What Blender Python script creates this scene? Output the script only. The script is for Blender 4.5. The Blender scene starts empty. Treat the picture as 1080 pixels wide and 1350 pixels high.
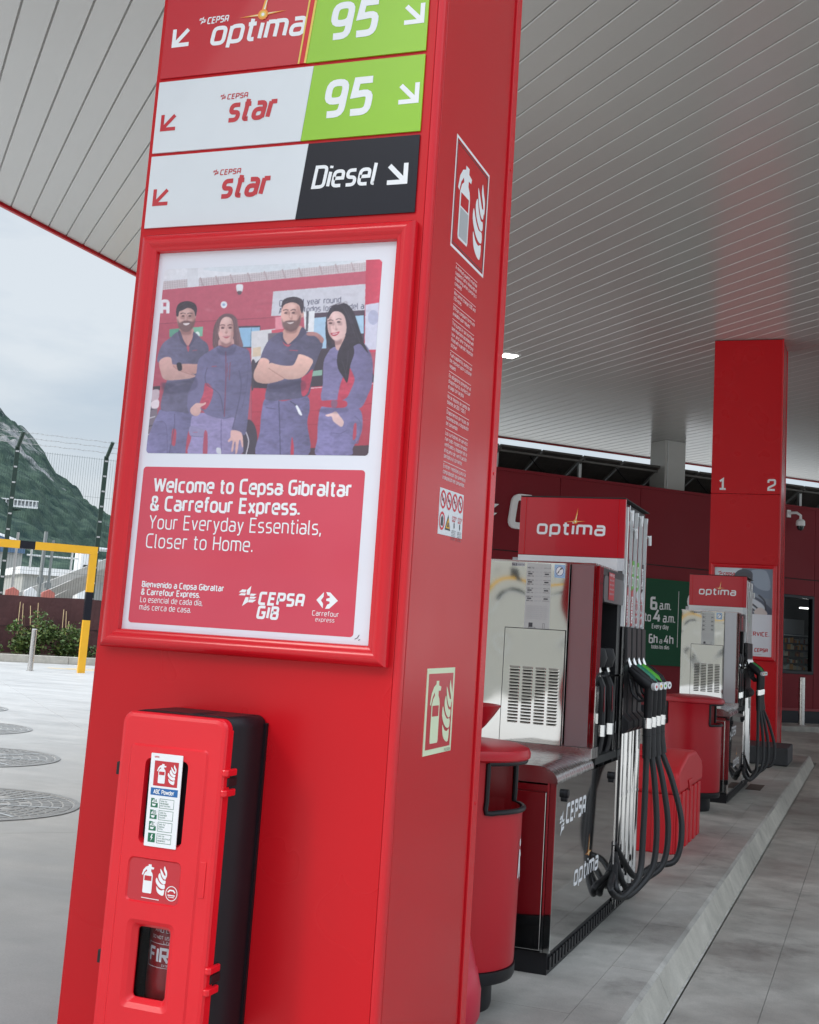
import bpy, bmesh, math, random
import numpy as np
from mathutils import Vector, Matrix
random.seed(7); RNG = np.random.RandomState(7)
scene = bpy.context.scene
COL = scene.collection

# ------------------------------------------------------------------ camera, world, sun, exposure
yaw, pitch, roll = math.radians(20.262), math.radians(9.0969), math.radians(3.68785)
fwd = Vector((-math.sin(yaw)*math.cos(pitch), math.cos(yaw)*math.cos(pitch), math.sin(pitch)))
r0 = Vector((math.cos(yaw), math.sin(yaw), 0)); u0 = r0.cross(fwd)
rt = r0*math.cos(roll) + u0*math.sin(roll); up = -r0*math.sin(roll) + u0*math.cos(roll)
cd = bpy.data.cameras.new('camera'); cam = bpy.data.objects.new('camera', cd); COL.objects.link(cam)
cam.matrix_world = Matrix(((rt.x, up.x, -fwd.x, 0), (rt.y, up.y, -fwd.y, 0), (rt.z, up.z, -fwd.z, 1.5), (0, 0, 0, 1)))
cd.sensor_fit = 'HORIZONTAL'; cd.sensor_width = 36; cd.lens = 1609.77/1080*36
cd.shift_x = -32/1080; cd.shift_y = -100.4/1080; cd.clip_start = 0.05; cd.clip_end = 9000
scene.camera = cam

world = bpy.data.worlds.new('World'); scene.world = world; world.use_nodes = True
wn, wl = world.node_tree.nodes, world.node_tree.links; wn.clear()
out = wn.new('ShaderNodeOutputWorld'); bg = wn.new('ShaderNodeBackground'); bg.inputs[1].default_value = 0.105
sky = wn.new('ShaderNodeTexSky'); sky.sky_type = 'NISHITA'; sky.sun_disc = False
sky.sun_elevation = math.radians(36); sky.sun_rotation = math.radians(222); sky.air_density = 1.0; sky.dust_density = 2.5
tc = wn.new('ShaderNodeTexCoord'); mp = wn.new('ShaderNodeMapping'); mp.inputs['Scale'].default_value = (1, 1, 3.2)
nz = wn.new('ShaderNodeTexNoise'); nz.inputs['Scale'].default_value = 2.6; nz.inputs['Detail'].default_value = 7; nz.inputs['Roughness'].default_value = .52
cr = wn.new('ShaderNodeValToRGB')
cr.color_ramp.elements[0].position = .40; cr.color_ramp.elements[0].color = (2.35, 2.85, 3.4, 1)
cr.color_ramp.elements[1].position = .58; cr.color_ramp.elements[1].color = (3.9, 4.15, 4.35, 1)
mx = wn.new('ShaderNodeMix'); mx.data_type = 'RGBA'; mx.inputs[0].default_value = .86
sx = wn.new('ShaderNodeSeparateXYZ'); mr = wn.new('ShaderNodeMapRange')
mr.inputs[1].default_value = 0.0; mr.inputs[2].default_value = .22; mr.inputs[3].default_value = 1.0; mr.inputs[4].default_value = 0.0
mx2 = wn.new('ShaderNodeMix'); mx2.data_type = 'RGBA'; mx2.inputs[7].default_value = (3.7, 3.95, 4.15, 1)
wl.new(tc.outputs['Generated'], mp.inputs[0]); wl.new(mp.outputs[0], nz.inputs[0]); wl.new(nz.outputs[0], cr.inputs[0])
wl.new(sky.outputs[0], mx.inputs[6]); wl.new(cr.outputs[0], mx.inputs[7])
wl.new(tc.outputs['Generated'], sx.inputs[0]); wl.new(sx.outputs[2], mr.inputs[0]); wl.new(mr.outputs[0], mx2.inputs[0])
wl.new(mx.outputs[2], mx2.inputs[6])
# overcast luminance: the zenith is brighter than the horizon
zg = wn.new('ShaderNodeMapRange'); zg.inputs[1].default_value = 0.30; zg.inputs[2].default_value = 1.0; zg.inputs[3].default_value = 1.0; zg.inputs[4].default_value = 4.4
zs_ = wn.new('ShaderNodeVectorMath'); zs_.operation = 'SCALE'
wl.new(sx.outputs[2], zg.inputs[0]); wl.new(mx2.outputs[2], zs_.inputs[0]); wl.new(zg.outputs[0], zs_.inputs['Scale']); wl.new(zs_.outputs[0], bg.inputs[0]); wl.new(bg.outputs[0], out.inputs[0])

sd = bpy.data.lights.new('sun', 'SUN'); so = bpy.data.objects.new('sun', sd); COL.objects.link(so)
sd.energy = 1.4; sd.angle = math.radians(18); sd.color = (1, .95, .88)
az, el = math.radians(222), math.radians(36)
sdir = Vector((math.sin(az)*math.cos(el), math.cos(az)*math.cos(el), math.sin(el)))
so.rotation_euler = sdir.to_track_quat('Z', 'Y').to_euler(); so.location = (-10, -20, 30)
scene.view_settings.view_transform = 'Standard'; scene.view_settings.look = 'None'
scene.view_settings.exposure = 0.93; scene.view_settings.gamma = 1; scene.view_settings.use_curve_mapping = False
scene.render.engine = 'CYCLES'

# ------------------------------------------------------------------ materials
def s2l(c):
    return tuple(((x/255)/12.92 if x/255 <= .04045 else ((x/255+.055)/1.055)**2.4) for x in c)
MATS = {}
def mat(name, base, rough=.5, metal=0., coat=0., var=0., vscale=3., bump=0., bscale=40., emit=None, estr=0., spec=.5, stretch=None, rvar=0., bdist=.02, bdet=4):
    if name in MATS: return MATS[name]
    m = bpy.data.materials.new(name); m.use_nodes = True; N, L = m.node_tree.nodes, m.node_tree.links
    b = N['Principled BSDF']; b.inputs['Base Color'].default_value = (*base, 1); b.inputs['Roughness'].default_value = rough
    b.inputs['Metallic'].default_value = metal; b.inputs['Coat Weight'].default_value = coat; b.inputs['Coat Roughness'].default_value = .06
    b.inputs['Specular IOR Level'].default_value = spec
    if emit: b.inputs['Emission Color'].default_value = (*emit, 1); b.inputs['Emission Strength'].default_value = estr
    t = None
    if var or bump or rvar:
        t = N.new('ShaderNodeTexCoord'); v = t.outputs['Object']
        if stretch:
            q = N.new('ShaderNodeMapping'); q.inputs['Scale'].default_value = stretch; L.new(v, q.inputs[0]); v = q.outputs[0]
    if var:
        n = N.new('ShaderNodeTexNoise'); n.inputs['Scale'].default_value = vscale; n.inputs['Detail'].default_value = 6; L.new(v, n.inputs[0])
        r = N.new('ShaderNodeMapRange'); r.inputs[1].default_value = .25; r.inputs[2].default_value = .75
        r.inputs[3].default_value = 1-var; r.inputs[4].default_value = 1+var; L.new(n.outputs[0], r.inputs[0])
        x = N.new('ShaderNodeVectorMath'); x.operation = 'SCALE'; x.inputs[0].default_value = base; L.new(r.outputs[0], x.inputs['Scale'])
        L.new(x.outputs[0], b.inputs['Base Color'])
    if rvar:
        n = N.new('ShaderNodeTexNoise'); n.inputs['Scale'].default_value = vscale*1.7; n.inputs['Detail'].default_value = 2; L.new(v, n.inputs[0])
        r = N.new('ShaderNodeMapRange'); r.inputs[1].default_value = .3; r.inputs[2].default_value = .7
        r.inputs[3].default_value = max(.02, rough-rvar); r.inputs[4].default_value = rough+rvar; L.new(n.outputs[0], r.inputs[0]); L.new(r.outputs[0], b.inputs['Roughness'])
    if bump:
        n = N.new('ShaderNodeTexNoise'); n.inputs['Scale'].default_value = bscale; n.inputs['Detail'].default_value = bdet; L.new(v, n.inputs[0])
        u = N.new('ShaderNodeBump'); u.inputs['Strength'].default_value = bump; u.inputs['Distance'].default_value = bdist
        L.new(n.outputs[0], u.inputs['Height']); L.new(u.outputs[0], b.inputs['Normal'])
    MATS[name] = m; return m

RED = mat('red_paint', (.55, .006, .012), .30, spec=.28, var=.03, vscale=1.3, rvar=.05, bdet=1)
REDS = mat('red_sheet_side', (.52, .007, .013), .22, spec=.42, var=.03, vscale=1.1, rvar=.03, bdet=1)
REDF = mat('red_frame', (.60, .007, .016), .24, spec=.5, var=.03, vscale=2)
DRED = mat('dark_red_cladding', (.19, .008, .016), .5, spec=.22, var=.05, vscale=.6, rvar=.05)
DREDB = mat('bright_red_ledge', (.25, .012, .02), .4, var=.05, vscale=1)
PRED = mat('red_plastic', (.70, .006, .016), .36, coat=.1, var=.05, vscale=4, bump=.12, bscale=260, bdist=.002)
BRED = mat('bin_red_plastic', (.42, .005, .015), .33, spec=.4, var=.05, vscale=2.5)
GRIT = mat('grit_box_plastic', (.62, .012, .022), .45, var=.05, vscale=3, bump=.06, bscale=90, bdist=.003)
BLK = mat('black_plastic', (.011, .011, .013), .42, spec=.3, var=.15, vscale=8, bump=.1, bscale=200, bdist=.002)
BOXB = mat('box_back_plastic', (.012, .007, .010), .42, spec=.25, var=.15, vscale=5, bump=.1, bscale=180, bdist=.002)
RUB = mat('rubber_hose', (.012, .012, .014), .45, var=.1, vscale=20, bump=.15, bscale=300, bdist=.001)
STEEL = mat('polished_steel', (.66, .65, .63), .05, 1, var=.02, vscale=2, bump=.75, bscale=1.9, bdist=.022, bdet=.8)
STEELD = mat('dark_mirror_steel', (.56, .55, .54), .045, 1, bump=.06, bscale=1.0, bdist=.012, bdet=0)
STEELR = mat('brushed_steel', (.56, .55, .54), .25, 1, var=.05, vscale=4, rvar=.06, stretch=(1, 12, 1))
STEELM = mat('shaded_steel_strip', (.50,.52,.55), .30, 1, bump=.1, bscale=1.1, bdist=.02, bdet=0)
CHR = mat('chrome', (.82, .82, .82), .08, 1)
WHT = mat('white_paint', (.76, .77, .78), .35, var=.03, vscale=4)
WPR = mat('white_print', (.80, .81, .83), .4)
GPR = mat('grey_print', (.42, .43, .45), .4)
DPR = mat('dark_print', (.05, .05, .06), .4)
RPR = mat('red_print', (.50, .010, .022), .3, coat=.3, var=.03, vscale=3)
SIGNW = mat('sign_white', (.66, .69, .72), .26, coat=.25, var=.025, vscale=5)
GRN = mat('lime_green', (.26, .52, .010), .25, coat=.3, var=.02, vscale=4)
NAVY = mat('dark_navy', (.010, .011, .018), .25, spec=.3)
YEL = mat('yellow_paint', (.80, .42, .02), .4, var=.05, vscale=4)
YEL2 = mat('pale_gold_print', (.75, .55, .12), .4)
GLOW = mat('pale_glow_print', (.95, .80, .45), .4)
ORG = mat('orange_print', (.85, .30, .06), .4)
DGRN = mat('dark_green_sign', (.008, .075, .034), .5, spec=.2, var=.05, vscale=1)
LGRN = mat('green_grip', (.07, .40, .02), .4)
TGRN = mat('teal_grip', (.01, .22, .13), .4)
PALEG = mat('photoluminescent_print', (.66, .74, .52), .45)
EGRN = mat('emergency_green', (.01, .14, .07), .4)
BLUE = mat('label_blue', (.01, .12, .36), .35)
LBLUE = mat('sticker_blue', (.30, .48, .70), .35)
NATO = mat('text_red', (.60, .02, .04), .4)
POST = mat('poster_paper', (.72, .73, .80), .42, coat=.55, var=.02, vscale=3)
PPINK = mat('poster_red', (.60, .045, .085), .4, coat=.55, var=.05, vscale=1.6)
CEIL = mat('ceiling_metal', (.56, .55, .53), .23, metal=.28, coat=.0, var=.015, vscale=.5, bump=.04, bscale=.8, bdist=.02, bdet=1)
CGAP = mat('ceiling_gap', (.40, .395, .38), .6)
GALV = mat('galvanised', (.52, .53, .53), .45, .6, var=.12, vscale=6)
PANEL = mat('solar_back', (.085, .075, .07), .4, var=.2, vscale=2)
PFRAME = mat('solar_frame', (.20, .19, .18), .5, .3)
CONCR = mat('kerb_concrete', (.40, .385, .35), .8, var=.15, vscale=5, bump=.3, bscale=60, bdist=.006)
IRON = mat('cast_iron', (.26, .26, .255), .55, .2, var=.2, vscale=9, bump=.3, bscale=90, bdist=.004)
IGAP = mat('iron_recess', (.055, .055, .055), .8)
GFEN = mat('green_fence', (.012, .035, .025), .5)
SCREEN = mat('maroon_screen', (.075, .028, .028), .8, var=.2, vscale=1.5, bump=.3, bscale=7, bdist=.05)
DGLASS = mat('dark_glass', (.015, .02, .024), .04, spec=.6)
LAMPM = mat('lamp_diffuser', (.9, .9, .9), .5, emit=(1, .98, .93), estr=9)
STRIP = mat('lit_strip', (.9, .9, .9), .5, emit=(1, .96, .9), estr=3)
DARK = mat('dark_interior', (.02, .02, .02), .7)

def conc(name, c1, c2, scale, stain, grain=120, rough=.62, streak=(1, 1, 1)):
    m = bpy.data.materials.new(name); m.use_nodes = True; N, L = m.node_tree.nodes, m.node_tree.links
    b = N['Principled BSDF']; t = N.new('ShaderNodeNewGeometry')
    mp_ = N.new('ShaderNodeMapping'); mp_.inputs['Rotation'].default_value = (0, 0, math.radians(-45)); mp_.inputs['Scale'].default_value = streak
    L.new(t.outputs['Position'], mp_.inputs[0])
    def noise(s, d, r, src):
        n = N.new('ShaderNodeTexNoise'); n.inputs['Scale'].default_value = s; n.inputs['Detail'].default_value = d; n.inputs['Roughness'].default_value = r
        L.new(src, n.inputs[0]); return n.outputs[0]
    n1 = noise(scale, 8, .62, mp_.outputs[0]); n2 = noise(scale*5, 6, .6, t.outputs['Position']); n3 = noise(grain, 3, .5, t.outputs['Position'])
    n4 = noise(scale*.35, 4, .5, t.outputs['Position'])
    ra = N.new('ShaderNodeValToRGB'); ra.color_ramp.elements[0].position = .33; ra.color_ramp.elements[0].color = (*c1, 1)
    ra.color_ramp.elements[1].position = .68; ra.color_ramp.elements[1].color = (*c2, 1); L.new(n1, ra.inputs[0])
    def mul(a, src, lo, hi, f, t_):
        r = N.new('ShaderNodeMapRange'); r.inputs[1].default_value = lo; r.inputs[2].default_value = hi; r.inputs[3].default_value = f; r.inputs[4].default_value = t_
        L.new(src, r.inputs[0]); v = N.new('ShaderNodeVectorMath'); v.operation = 'SCALE'; L.new(a, v.inputs[0]); L.new(r.outputs[0], v.inputs['Scale']); return v.outputs[0]
    c = mul(ra.outputs[0], n2, .3, .7, 1-stain, 1+stain); c = mul(c, noise(scale*1.6, 7, .7, t.outputs['Position']), .56, .66, 1.0, 1-stain*1.6); c = mul(c, noise(scale*.9, 3, .5, mp_.outputs[0]), .60, .63, 1.0, 1-stain*.9); c = mul(c, n3, .3, .7, .93, 1.07); c = mul(c, n4, .35, .65, 1-stain*1.2, 1+stain*.8)
    L.new(c, b.inputs['Base Color'])
    rr = N.new('ShaderNodeMapRange'); rr.inputs[1].default_value = .35; rr.inputs[2].default_value = .7; rr.inputs[3].default_value = rough-.16; rr.inputs[4].default_value = rough+.15
    L.new(n1, rr.inputs[0]); L.new(rr.outputs[0], b.inputs['Roughness'])
    u = N.new('ShaderNodeBump'); u.inputs['Strength'].default_value = .25; u.inputs['Distance'].default_value = .004
    L.new(n3, u.inputs['Height']); L.new(u.outputs[0], b.inputs['Normal'])
    return m
GROUND_L = conc('pale_concrete', (.33, .328, .318), (.43, .427, .415), .55, .07, streak=(1, 3.5, 1))
GROUND_R = conc('road_concrete', (.34, .325, .295), (.48, .46, .42), 1.1, .17, rough=.55)
ISLE = conc('island_concrete', (.33, .32, .29), (.48, .465, .43), .9, .18, rough=.6)
KERBM = conc('kerb_face', (.40, .38, .33), (.52, .495, .44), 1.6, .12, rough=.75)

# ------------------------------------------------------------------ mesh helpers
ROOT = {}
def thing(name, label, cat, loc=(0, 0, 0), group=None):
    o = bpy.data.objects.new(name, None); COL.objects.link(o); o.location = loc; o.empty_display_size = .1
    o['label'] = label; o['category'] = cat
    if group: o['group'] = group
    ROOT[o] = Vector(loc); return o
def top_of(o):
    while o.parent: o = o.parent
    return o
class MB:
    def __init__(s): s.v = []; s.f = []; s.m = []; s.mats = []
    def mi(s, m):
        if m not in s.mats: s.mats.append(m)
        return s.mats.index(m)
    def add(s, vs, fs, m):
        k = len(s.v); i = s.mi(m); s.v += [tuple(v) for v in vs]; s.f += [tuple(k+j for j in f) for f in fs]; s.m += [i]*len(fs)
    def box(s, a, b, m):
        (x0, y0, z0), (x1, y1, z1) = a, b
        x0, x1 = min(x0, x1), max(x0, x1); y0, y1 = min(y0, y1), max(y0, y1); z0, z1 = min(z0, z1), max(z0, z1)
        s.add([(x0,y0,z0),(x1,y0,z0),(x1,y1,z0),(x0,y1,z0),(x0,y0,z1),(x1,y0,z1),(x1,y1,z1),(x0,y1,z1)],
              [(0,3,2,1),(4,5,6,7),(0,1,5,4),(1,2,6,5),(2,3,7,6),(3,0,4,7)], m)
    def obox(s, P, a0, a1, b0, b1, d0, d1, m):     # box in a plane frame: P(a,b,off)
        v = [P(a, b, d) for d in (d0, d1) for (a, b) in ((a0, b0), (a1, b0), (a1, b1), (a0, b1))]
        s.add(v, [(0,3,2,1),(4,5,6,7),(0,1,5,4),(1,2,6,5),(2,3,7,6),(3,0,4,7)], m)
    def prism(s, P, pts, d0, d1, m):
        n = len(pts); A = sum(pts[i][0]*pts[(i+1) % n][1]-pts[(i+1) % n][0]*pts[i][1] for i in range(n))
        if A < 0: pts = pts[::-1]
        v = [P(a, b, d0) for a, b in pts]+[P(a, b, d1) for a, b in pts]
        s.add(v, [tuple(range(n))[::-1], tuple(range(n, 2*n))]+[(i, (i+1) % n, n+(i+1) % n, n+i) for i in range(n)], m)
    def sheet(s, P, pts, d, m):
        s.add([P(a, b, d) for a, b in pts], [tuple(range(len(pts)))], m)
    def tube(s, pts, r, m, n=10, cap=True):
        pts = [Vector(p) for p in pts]; rs = r if isinstance(r, (list, tuple)) else [r]*len(pts)
        k = len(s.v); ref = None; vs = []; fs = []
        for i, p in enumerate(pts):
            d = (pts[min(i+1, len(pts)-1)]-pts[max(i-1, 0)]).normalized()
            if ref is None: ref = d.orthogonal().normalized()
            ref = (ref-d*ref.dot(d)).normalized(); bi = d.cross(ref)
            for j in range(n):
                a = 2*math.pi*j/n; vs.append(p+(ref*math.cos(a)+bi*math.sin(a))*rs[i])
        for i in range(len(pts)-1):
            for j in range(n):
                fs.append((i*n+j, i*n+(j+1) % n, (i+1)*n+(j+1) % n, (i+1)*n+j))
        if cap: fs += [tuple(range(n))[::-1], tuple((len(pts)-1)*n+j for j in range(n))]
        s.add(vs, fs, m)
    def lathe(s, c, prof, m, n=32, a0=0, a1=2*math.pi, sx=1, sy=1):
        full = abs(a1-a0-2*math.pi) < 1e-6; k = n if full else n+1; vs = []; fs = []
        for r, z in prof:
            for j in range(k):
                a = a0+(a1-a0)*j/n; vs.append((c[0]+r*math.cos(a)*sx, c[1]+r*math.sin(a)*sy, c[2]+z))
        for i in range(len(prof)-1):
            for j in range(n):
                j2 = (j+1) % k if full else j+1
                fs.append((i*k+j, i*k+j2, (i+1)*k+j2, (i+1)*k+j))
        s.add(vs, fs, m)
    def build(s, name, parent=None, smooth=False, bevel=0, seg=2, label=None, kind=None, auto=35, solid=0):
        off = ROOT[top_of(parent)] if parent is not None else Vector((0, 0, 0))
        me = bpy.data.meshes.new(name); me.from_pydata([(v[0]-off.x, v[1]-off.y, v[2]-off.z) for v in s.v], [], s.f)
        for m in s.mats: me.materials.append(m)
        me.polygons.foreach_set('material_index', s.m)
        if smooth: me.polygons.foreach_set('use_smooth', [True]*len(me.polygons))
        me.update()
        o = bpy.data.objects.new(name, me); COL.objects.link(o)
        if smooth:
            try: me.set_sharp_from_angle(angle=math.radians(auto))
            except Exception: pass
        if parent is not None: o.parent = parent
        if solid:
            md = o.modifiers.new('solid', 'SOLIDIFY'); md.thickness = solid; md.offset = -1
        if bevel:
            md = o.modifiers.new('bevel', 'BEVEL'); md.width = bevel; md.segments = seg; md.limit_method = 'ANGLE'; md.angle_limit = math.radians(40)
        if label: o['label'] = label
        if kind: o['kind'] = kind
        return o
def frame(o, ex, ey, n):
    o, ex, ey, n = Vector(o), Vector(ex), Vector(ey), Vector(n)
    return lambda a, b, d=0.: o+ex*a+ey*b+n*d
def front(y): return frame((0, y, 0), (1, 0, 0), (0, 0, 1), (0, -1, 0))
def side(x): return frame((x, 0, 0), (0, 1, 0), (0, 0, 1), (1, 0, 0))
S2 = 2**-.5
UU = Vector((S2, S2, 0)); VV = Vector((-S2, S2, 0))
def vplane(v): return frame(VV*v, UU, (0, 0, 1), -VV)
def uvp(u, v, z=0.): return UU*u+VV*v+Vector((0, 0, z))
def rrect(a0, b0, a1, b1, r, n=5):
    pts = []
    for cx, cy, s in ((a1-r, b0+r, -90), (a1-r, b1-r, 0), (a0+r, b1-r, 90), (a0+r, b0+r, 180)):
        for i in range(n+1):
            a = math.radians(s+90*i/n); pts.append((cx+r*math.cos(a), cy+r*math.sin(a)))
    return pts
def catmull(pts, n=6, closed=True):
    P = [Vector(p) for p in pts]; out = []; N = len(P)
    for i in range(N if closed else N-1):
        if closed: a, b, c, d = P[i-1], P[i], P[(i+1) % N], P[(i+2) % N]
        else: a, b, c, d = P[max(i-1, 0)], P[i], P[i+1], P[min(i+2, N-1)]
        for k in range(n):
            t = k/n; out.append(.5*((2*b)+(c-a)*t+(2*a-5*b+4*c-d)*t*t+(3*b-a-3*c+d)*t**3))
    if not closed: out.append(P[-1])
    return out

# ------------------------------------------------------------------ stroke lettering
G = {}
def g(ch, w, *st): G[ch] = (w, st)
O = 'o'
g('a', .5, [(.05,.72),(.5,.72),(.5,0,0)], [O,(.5,.42),(0,.42),(0,0),(.5,0)]); g('b', .5, [(0,1),(0,0,0)], [O,(0,0),(.5,0),(.5,.72),(0,.72)])
g('c', .46, [(.46,.72),(0,.72),(0,0),(.46,0)]); g('d', .5, [(.5,1),(.5,0,0)], [O,(0,0),(.5,0),(.5,.72),(0,.72)])
g('e', .5, [(0,.37,0),(.5,.37,0),(.5,.72),(0,.72),(0,0),(.46,0)]); g('f', .3, [(.34,1),(.12,1),(.12,0)], [(-.03,.72),(.3,.72)])
g('g', .5, [O,(0,0),(.5,0),(.5,.72),(0,.72)], [(.5,.72,0),(.5,-.24),(.05,-.24)]); g('h', .5, [(0,1),(0,0)], [(0,.72,0),(.5,.72),(.5,0)])
g('i', .0, [(0,.72),(0,0)], [(0,.9),(0,1.02)]); g('j', .1, [(.1,.72),(.1,-.24),(0,-.24)], [(.1,.9),(.1,1.02)])
g('k', .44, [(0,1),(0,0)], [(.42,.72),(.02,.3)], [(.16,.42),(.44,0)]); g('l', .08, [(0,1),(0,0),(.1,0)])
g('m', .8, [(0,.74),(0,0)], [(0,.72,0),(.4,.72),(.4,0)], [(.34,.72,0),(.8,.72),(.8,0)]); g('n', .5, [(0,.74),(0,0)], [(0,.72,0),(.5,.72),(.5,0)])
g('o', .5, [O,(0,0),(.5,0),(.5,.72),(0,.72)]); g('p', .5, [O,(0,0),(.5,0),(.5,.72),(0,.72)], [(0,.74),(0,-.26)])
g('q', .5, [O,(0,0),(.5,0),(.5,.72),(0,.72)], [(.5,.74),(.5,-.26)]); g('r', .3, [(0,.74),(0,0)], [(0,.72,0),(.32,.72)])
g('s', .44, [(.43,.72),(0,.72),(0,.37),(.45,.37),(.45,0),(0,0)]); g('t', .3, [(.1,.96),(.1,0),(.32,0)], [(-.04,.72),(.3,.72)])
g('u', .5, [(0,.72),(0,0),(.5,0,0)], [(.5,.72),(.5,0)]); g('v', .46, [(0,.72,0),(.23,0,0),(.46,.72,0)])
g('w', .72, [(0,.72,0),(.18,0,0),(.36,.68,0),(.54,0,0),(.72,.72,0)]); g('x', .44, [(0,.72),(.44,0)], [(.44,.72),(0,0)])
g('y', .46, [(0,.72),(.24,.02)], [(.46,.72),(.15,-.24),(0,-.24)]); g('z', .42, [(0,.72,0),(.42,.72,0),(0,0,0),(.42,0,0)])
g('A', .62, [(0,0,0),(.31,1,0),(.62,0,0)], [(.1,.3),(.52,.3)]); g('B', .54, [O,(0,0),(.54,0),(.54,.52),(.0,.52)], [(0,.5,0),(0,1,0),(.5,1),(.5,.52),(0,.52)])
g('C', .56, [(.56,1),(0,1),(0,0),(.56,0)]); g('D', .58, [O,(0,0,0),(.58,0),(.58,1),(0,1,0)]); g('E', .5, [(.5,1),(0,1,0),(0,0,0),(.5,0)], [(0,.52),(.45,.52)])
g('F', .48, [(.48,1),(0,1,0),(0,0)], [(0,.52),(.42,.52)]); g('G', .58, [(.56,1),(0,1),(0,0),(.58,0),(.58,.48,0),(.3,.48)])
g('H', .56, [(0,0),(0,1)], [(.56,0),(.56,1)], [(0,.5),(.56,.5)]); g('I', .0, [(0,0),(0,1)]); g('L', .46, [(0,1),(0,0,0),(.46,0)])
g('M', .7, [(0,0,0),(0,1,0),(.35,.3,0),(.7,1,0),(.7,0,0)]); g('N', .58, [(0,0,0),(0,1,0),(.58,0,0),(.58,1,0)]); g('O', .6, [O,(0,0),(.6,0),(.6,1),(0,1)])
g('P', .54, [(0,0),(0,1,0),(.54,1),(.54,.45),(0,.45)]); g('R', .54, [(0,0),(0,1,0),(.54,1),(.54,.48),(0,.48)], [(.26,.46),(.56,0)])
g('S', .54, [(.54,1),(0,1),(0,.52),(.54,.52),(.54,0),(0,0)]); g('T', .56, [(0,1),(.56,1)], [(.28,1),(.28,0)]); g('U', .56, [(0,1),(0,0),(.56,0),(.56,1)])
g('V', .6, [(0,1,0),(.3,0,0),(.6,1,0)]); g('W', .94, [(0,1,0),(.22,0,0),(.47,.95,0),(.72,0,0),(.94,1,0)]); g('Y', .58, [(0,1),(.29,.45,0),(.29,0)], [(.58,1),(.29,.45)])
g('X', .56, [(0,1),(.56,0)], [(.56,1),(0,0)]); g('@', .56, [(0,0),(0,1),(.56,1),(.56,0)], [(0,.42),(.56,.42)])
g('0', .54, [O,(0,0),(.54,0),(.54,1),(0,1)]); g('1', .36, [(0,.78,0),(.2,1,0),(.2,0)], [(0,0),(.4,0)]); g('2', .54, [(0,.72),(0,1),(.54,1),(.54,.55),(0,.22),(0,0,0),(.54,0)])
g('4', .56, [(.36,1,0),(0,.27,0),(.56,.27,0)], [(.42,.6),(.42,0)]); g('5', .54, [(.54,1),(.04,1,0),(.02,.56,0),(.54,.6),(.54,0),(0,0)])
g('6', .54, [O,(0,0),(.54,0),(.54,.56),(0,.56)], [(.44,1),(0,1),(0,.3)]); g('9', .54, [O,(0,.42),(.54,.42),(.54,1),(0,1)], [(.54,.7),(.54,0),(.08,0)])
g('&', .6, [(.62,0,0),(.34,.30,0)], [(.34,.30,0),(.08,.68),(.08,1),(.46,1),(.46,.66),(.22,.50,0)], [(.20,.50,0),(0,.42),(0,0),(.5,0),(.6,.40,0)]); g('.', .0, [(0,-.02),(0,.12)]); g(',', .0, [(.02,.12),(-.03,-.14)])
g('(', .16, [(.16,1.1),(0,.8),(0,.1),(.16,-.2)]); g(')', .16, [(0,1.1),(.16,.8),(.16,.1),(0,-.2)]); g(' ', .18)
g('/', .3, [(0,-.05),(.3,1.05)]); g('-', .26, [(0,.36),(.26,.36)]); g('€', .5, [(.5,1),(.1,1),(.1,0),(.5,0)], [(-.03,.6),(.36,.6)], [(-.03,.4),(.36,.4)])
g('£', .5, [(.46,1),(.12,1),(.12,0,0),(.5,0)], [(0,.48),(.36,.48)])
def acc(ch, base):
    w, st = G[base]; st = [s for s in st if not (base == 'i' and s[0] == (0, .9))]; G[ch] = (w, tuple(st)+([(w/2-.02, .86), (w/2+.14, 1.06)],))
acc('í', 'i'); acc('á', 'a'); acc('ó', 'o')
def roundpoly(pts, rad, closed):
    n = len(pts); out = []
    for i, p in enumerate(pts):
        a = Vector(p[:2]); sharp = len(p) > 2
        if sharp or (not closed and i in (0, n-1)): out.append(a); continue
        b, c = Vector(pts[i-1][:2]), Vector(pts[(i+1) % n][:2])
        d1, d2 = b-a, c-a; r = min(rad, d1.length*.5, d2.length*.5)
        p1, p2 = a+d1.normalized()*r, a+d2.normalized()*r
        for k in range(5):
            t = k/4; out.append(p1*(1-t)**2+a*2*t*(1-t)+p2*t*t)
    return out
def ribbon(pts, hw, closed):
    n = len(pts); L, R = [], []
    for i, p in enumerate(pts):
        a = pts[i-1] if (i > 0 or closed) else None; b = pts[(i+1) % n] if (i < n-1 or closed) else None
        d1 = (p-a).normalized() if a is not None else None; d2 = (b-p).normalized() if b is not None else None
        if d1 is None: d1 = d2
        if d2 is None: d2 = d1
        n1, n2 = Vector((-d1.y, d1.x)), Vector((-d2.y, d2.x)); m = n1+n2
        m = m.normalized() if m.length > 1e-6 else n1
        k = hw/max(.45, m.dot(n1)); L.append(p+m*k); R.append(p-m*k)
    return L, R
def strokes(s, gap, tail=None):
    x = 0; res = []
    for ch in s:
        w, st = G.get(ch, G[' '])
        for q in st:
            cl = q[0] == O; q = q[1:] if cl else q; q = [(p[0]+x, *p[1:]) for p in q]
            if not cl and len(q) > 2 and ch in 'WVvwMNAzkZxX':
                for i in range(len(q)-1): res.append(([q[i], q[i+1]], False))
            else: res.append((q, cl))
        x += w+gap
    return res, x-gap
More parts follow.
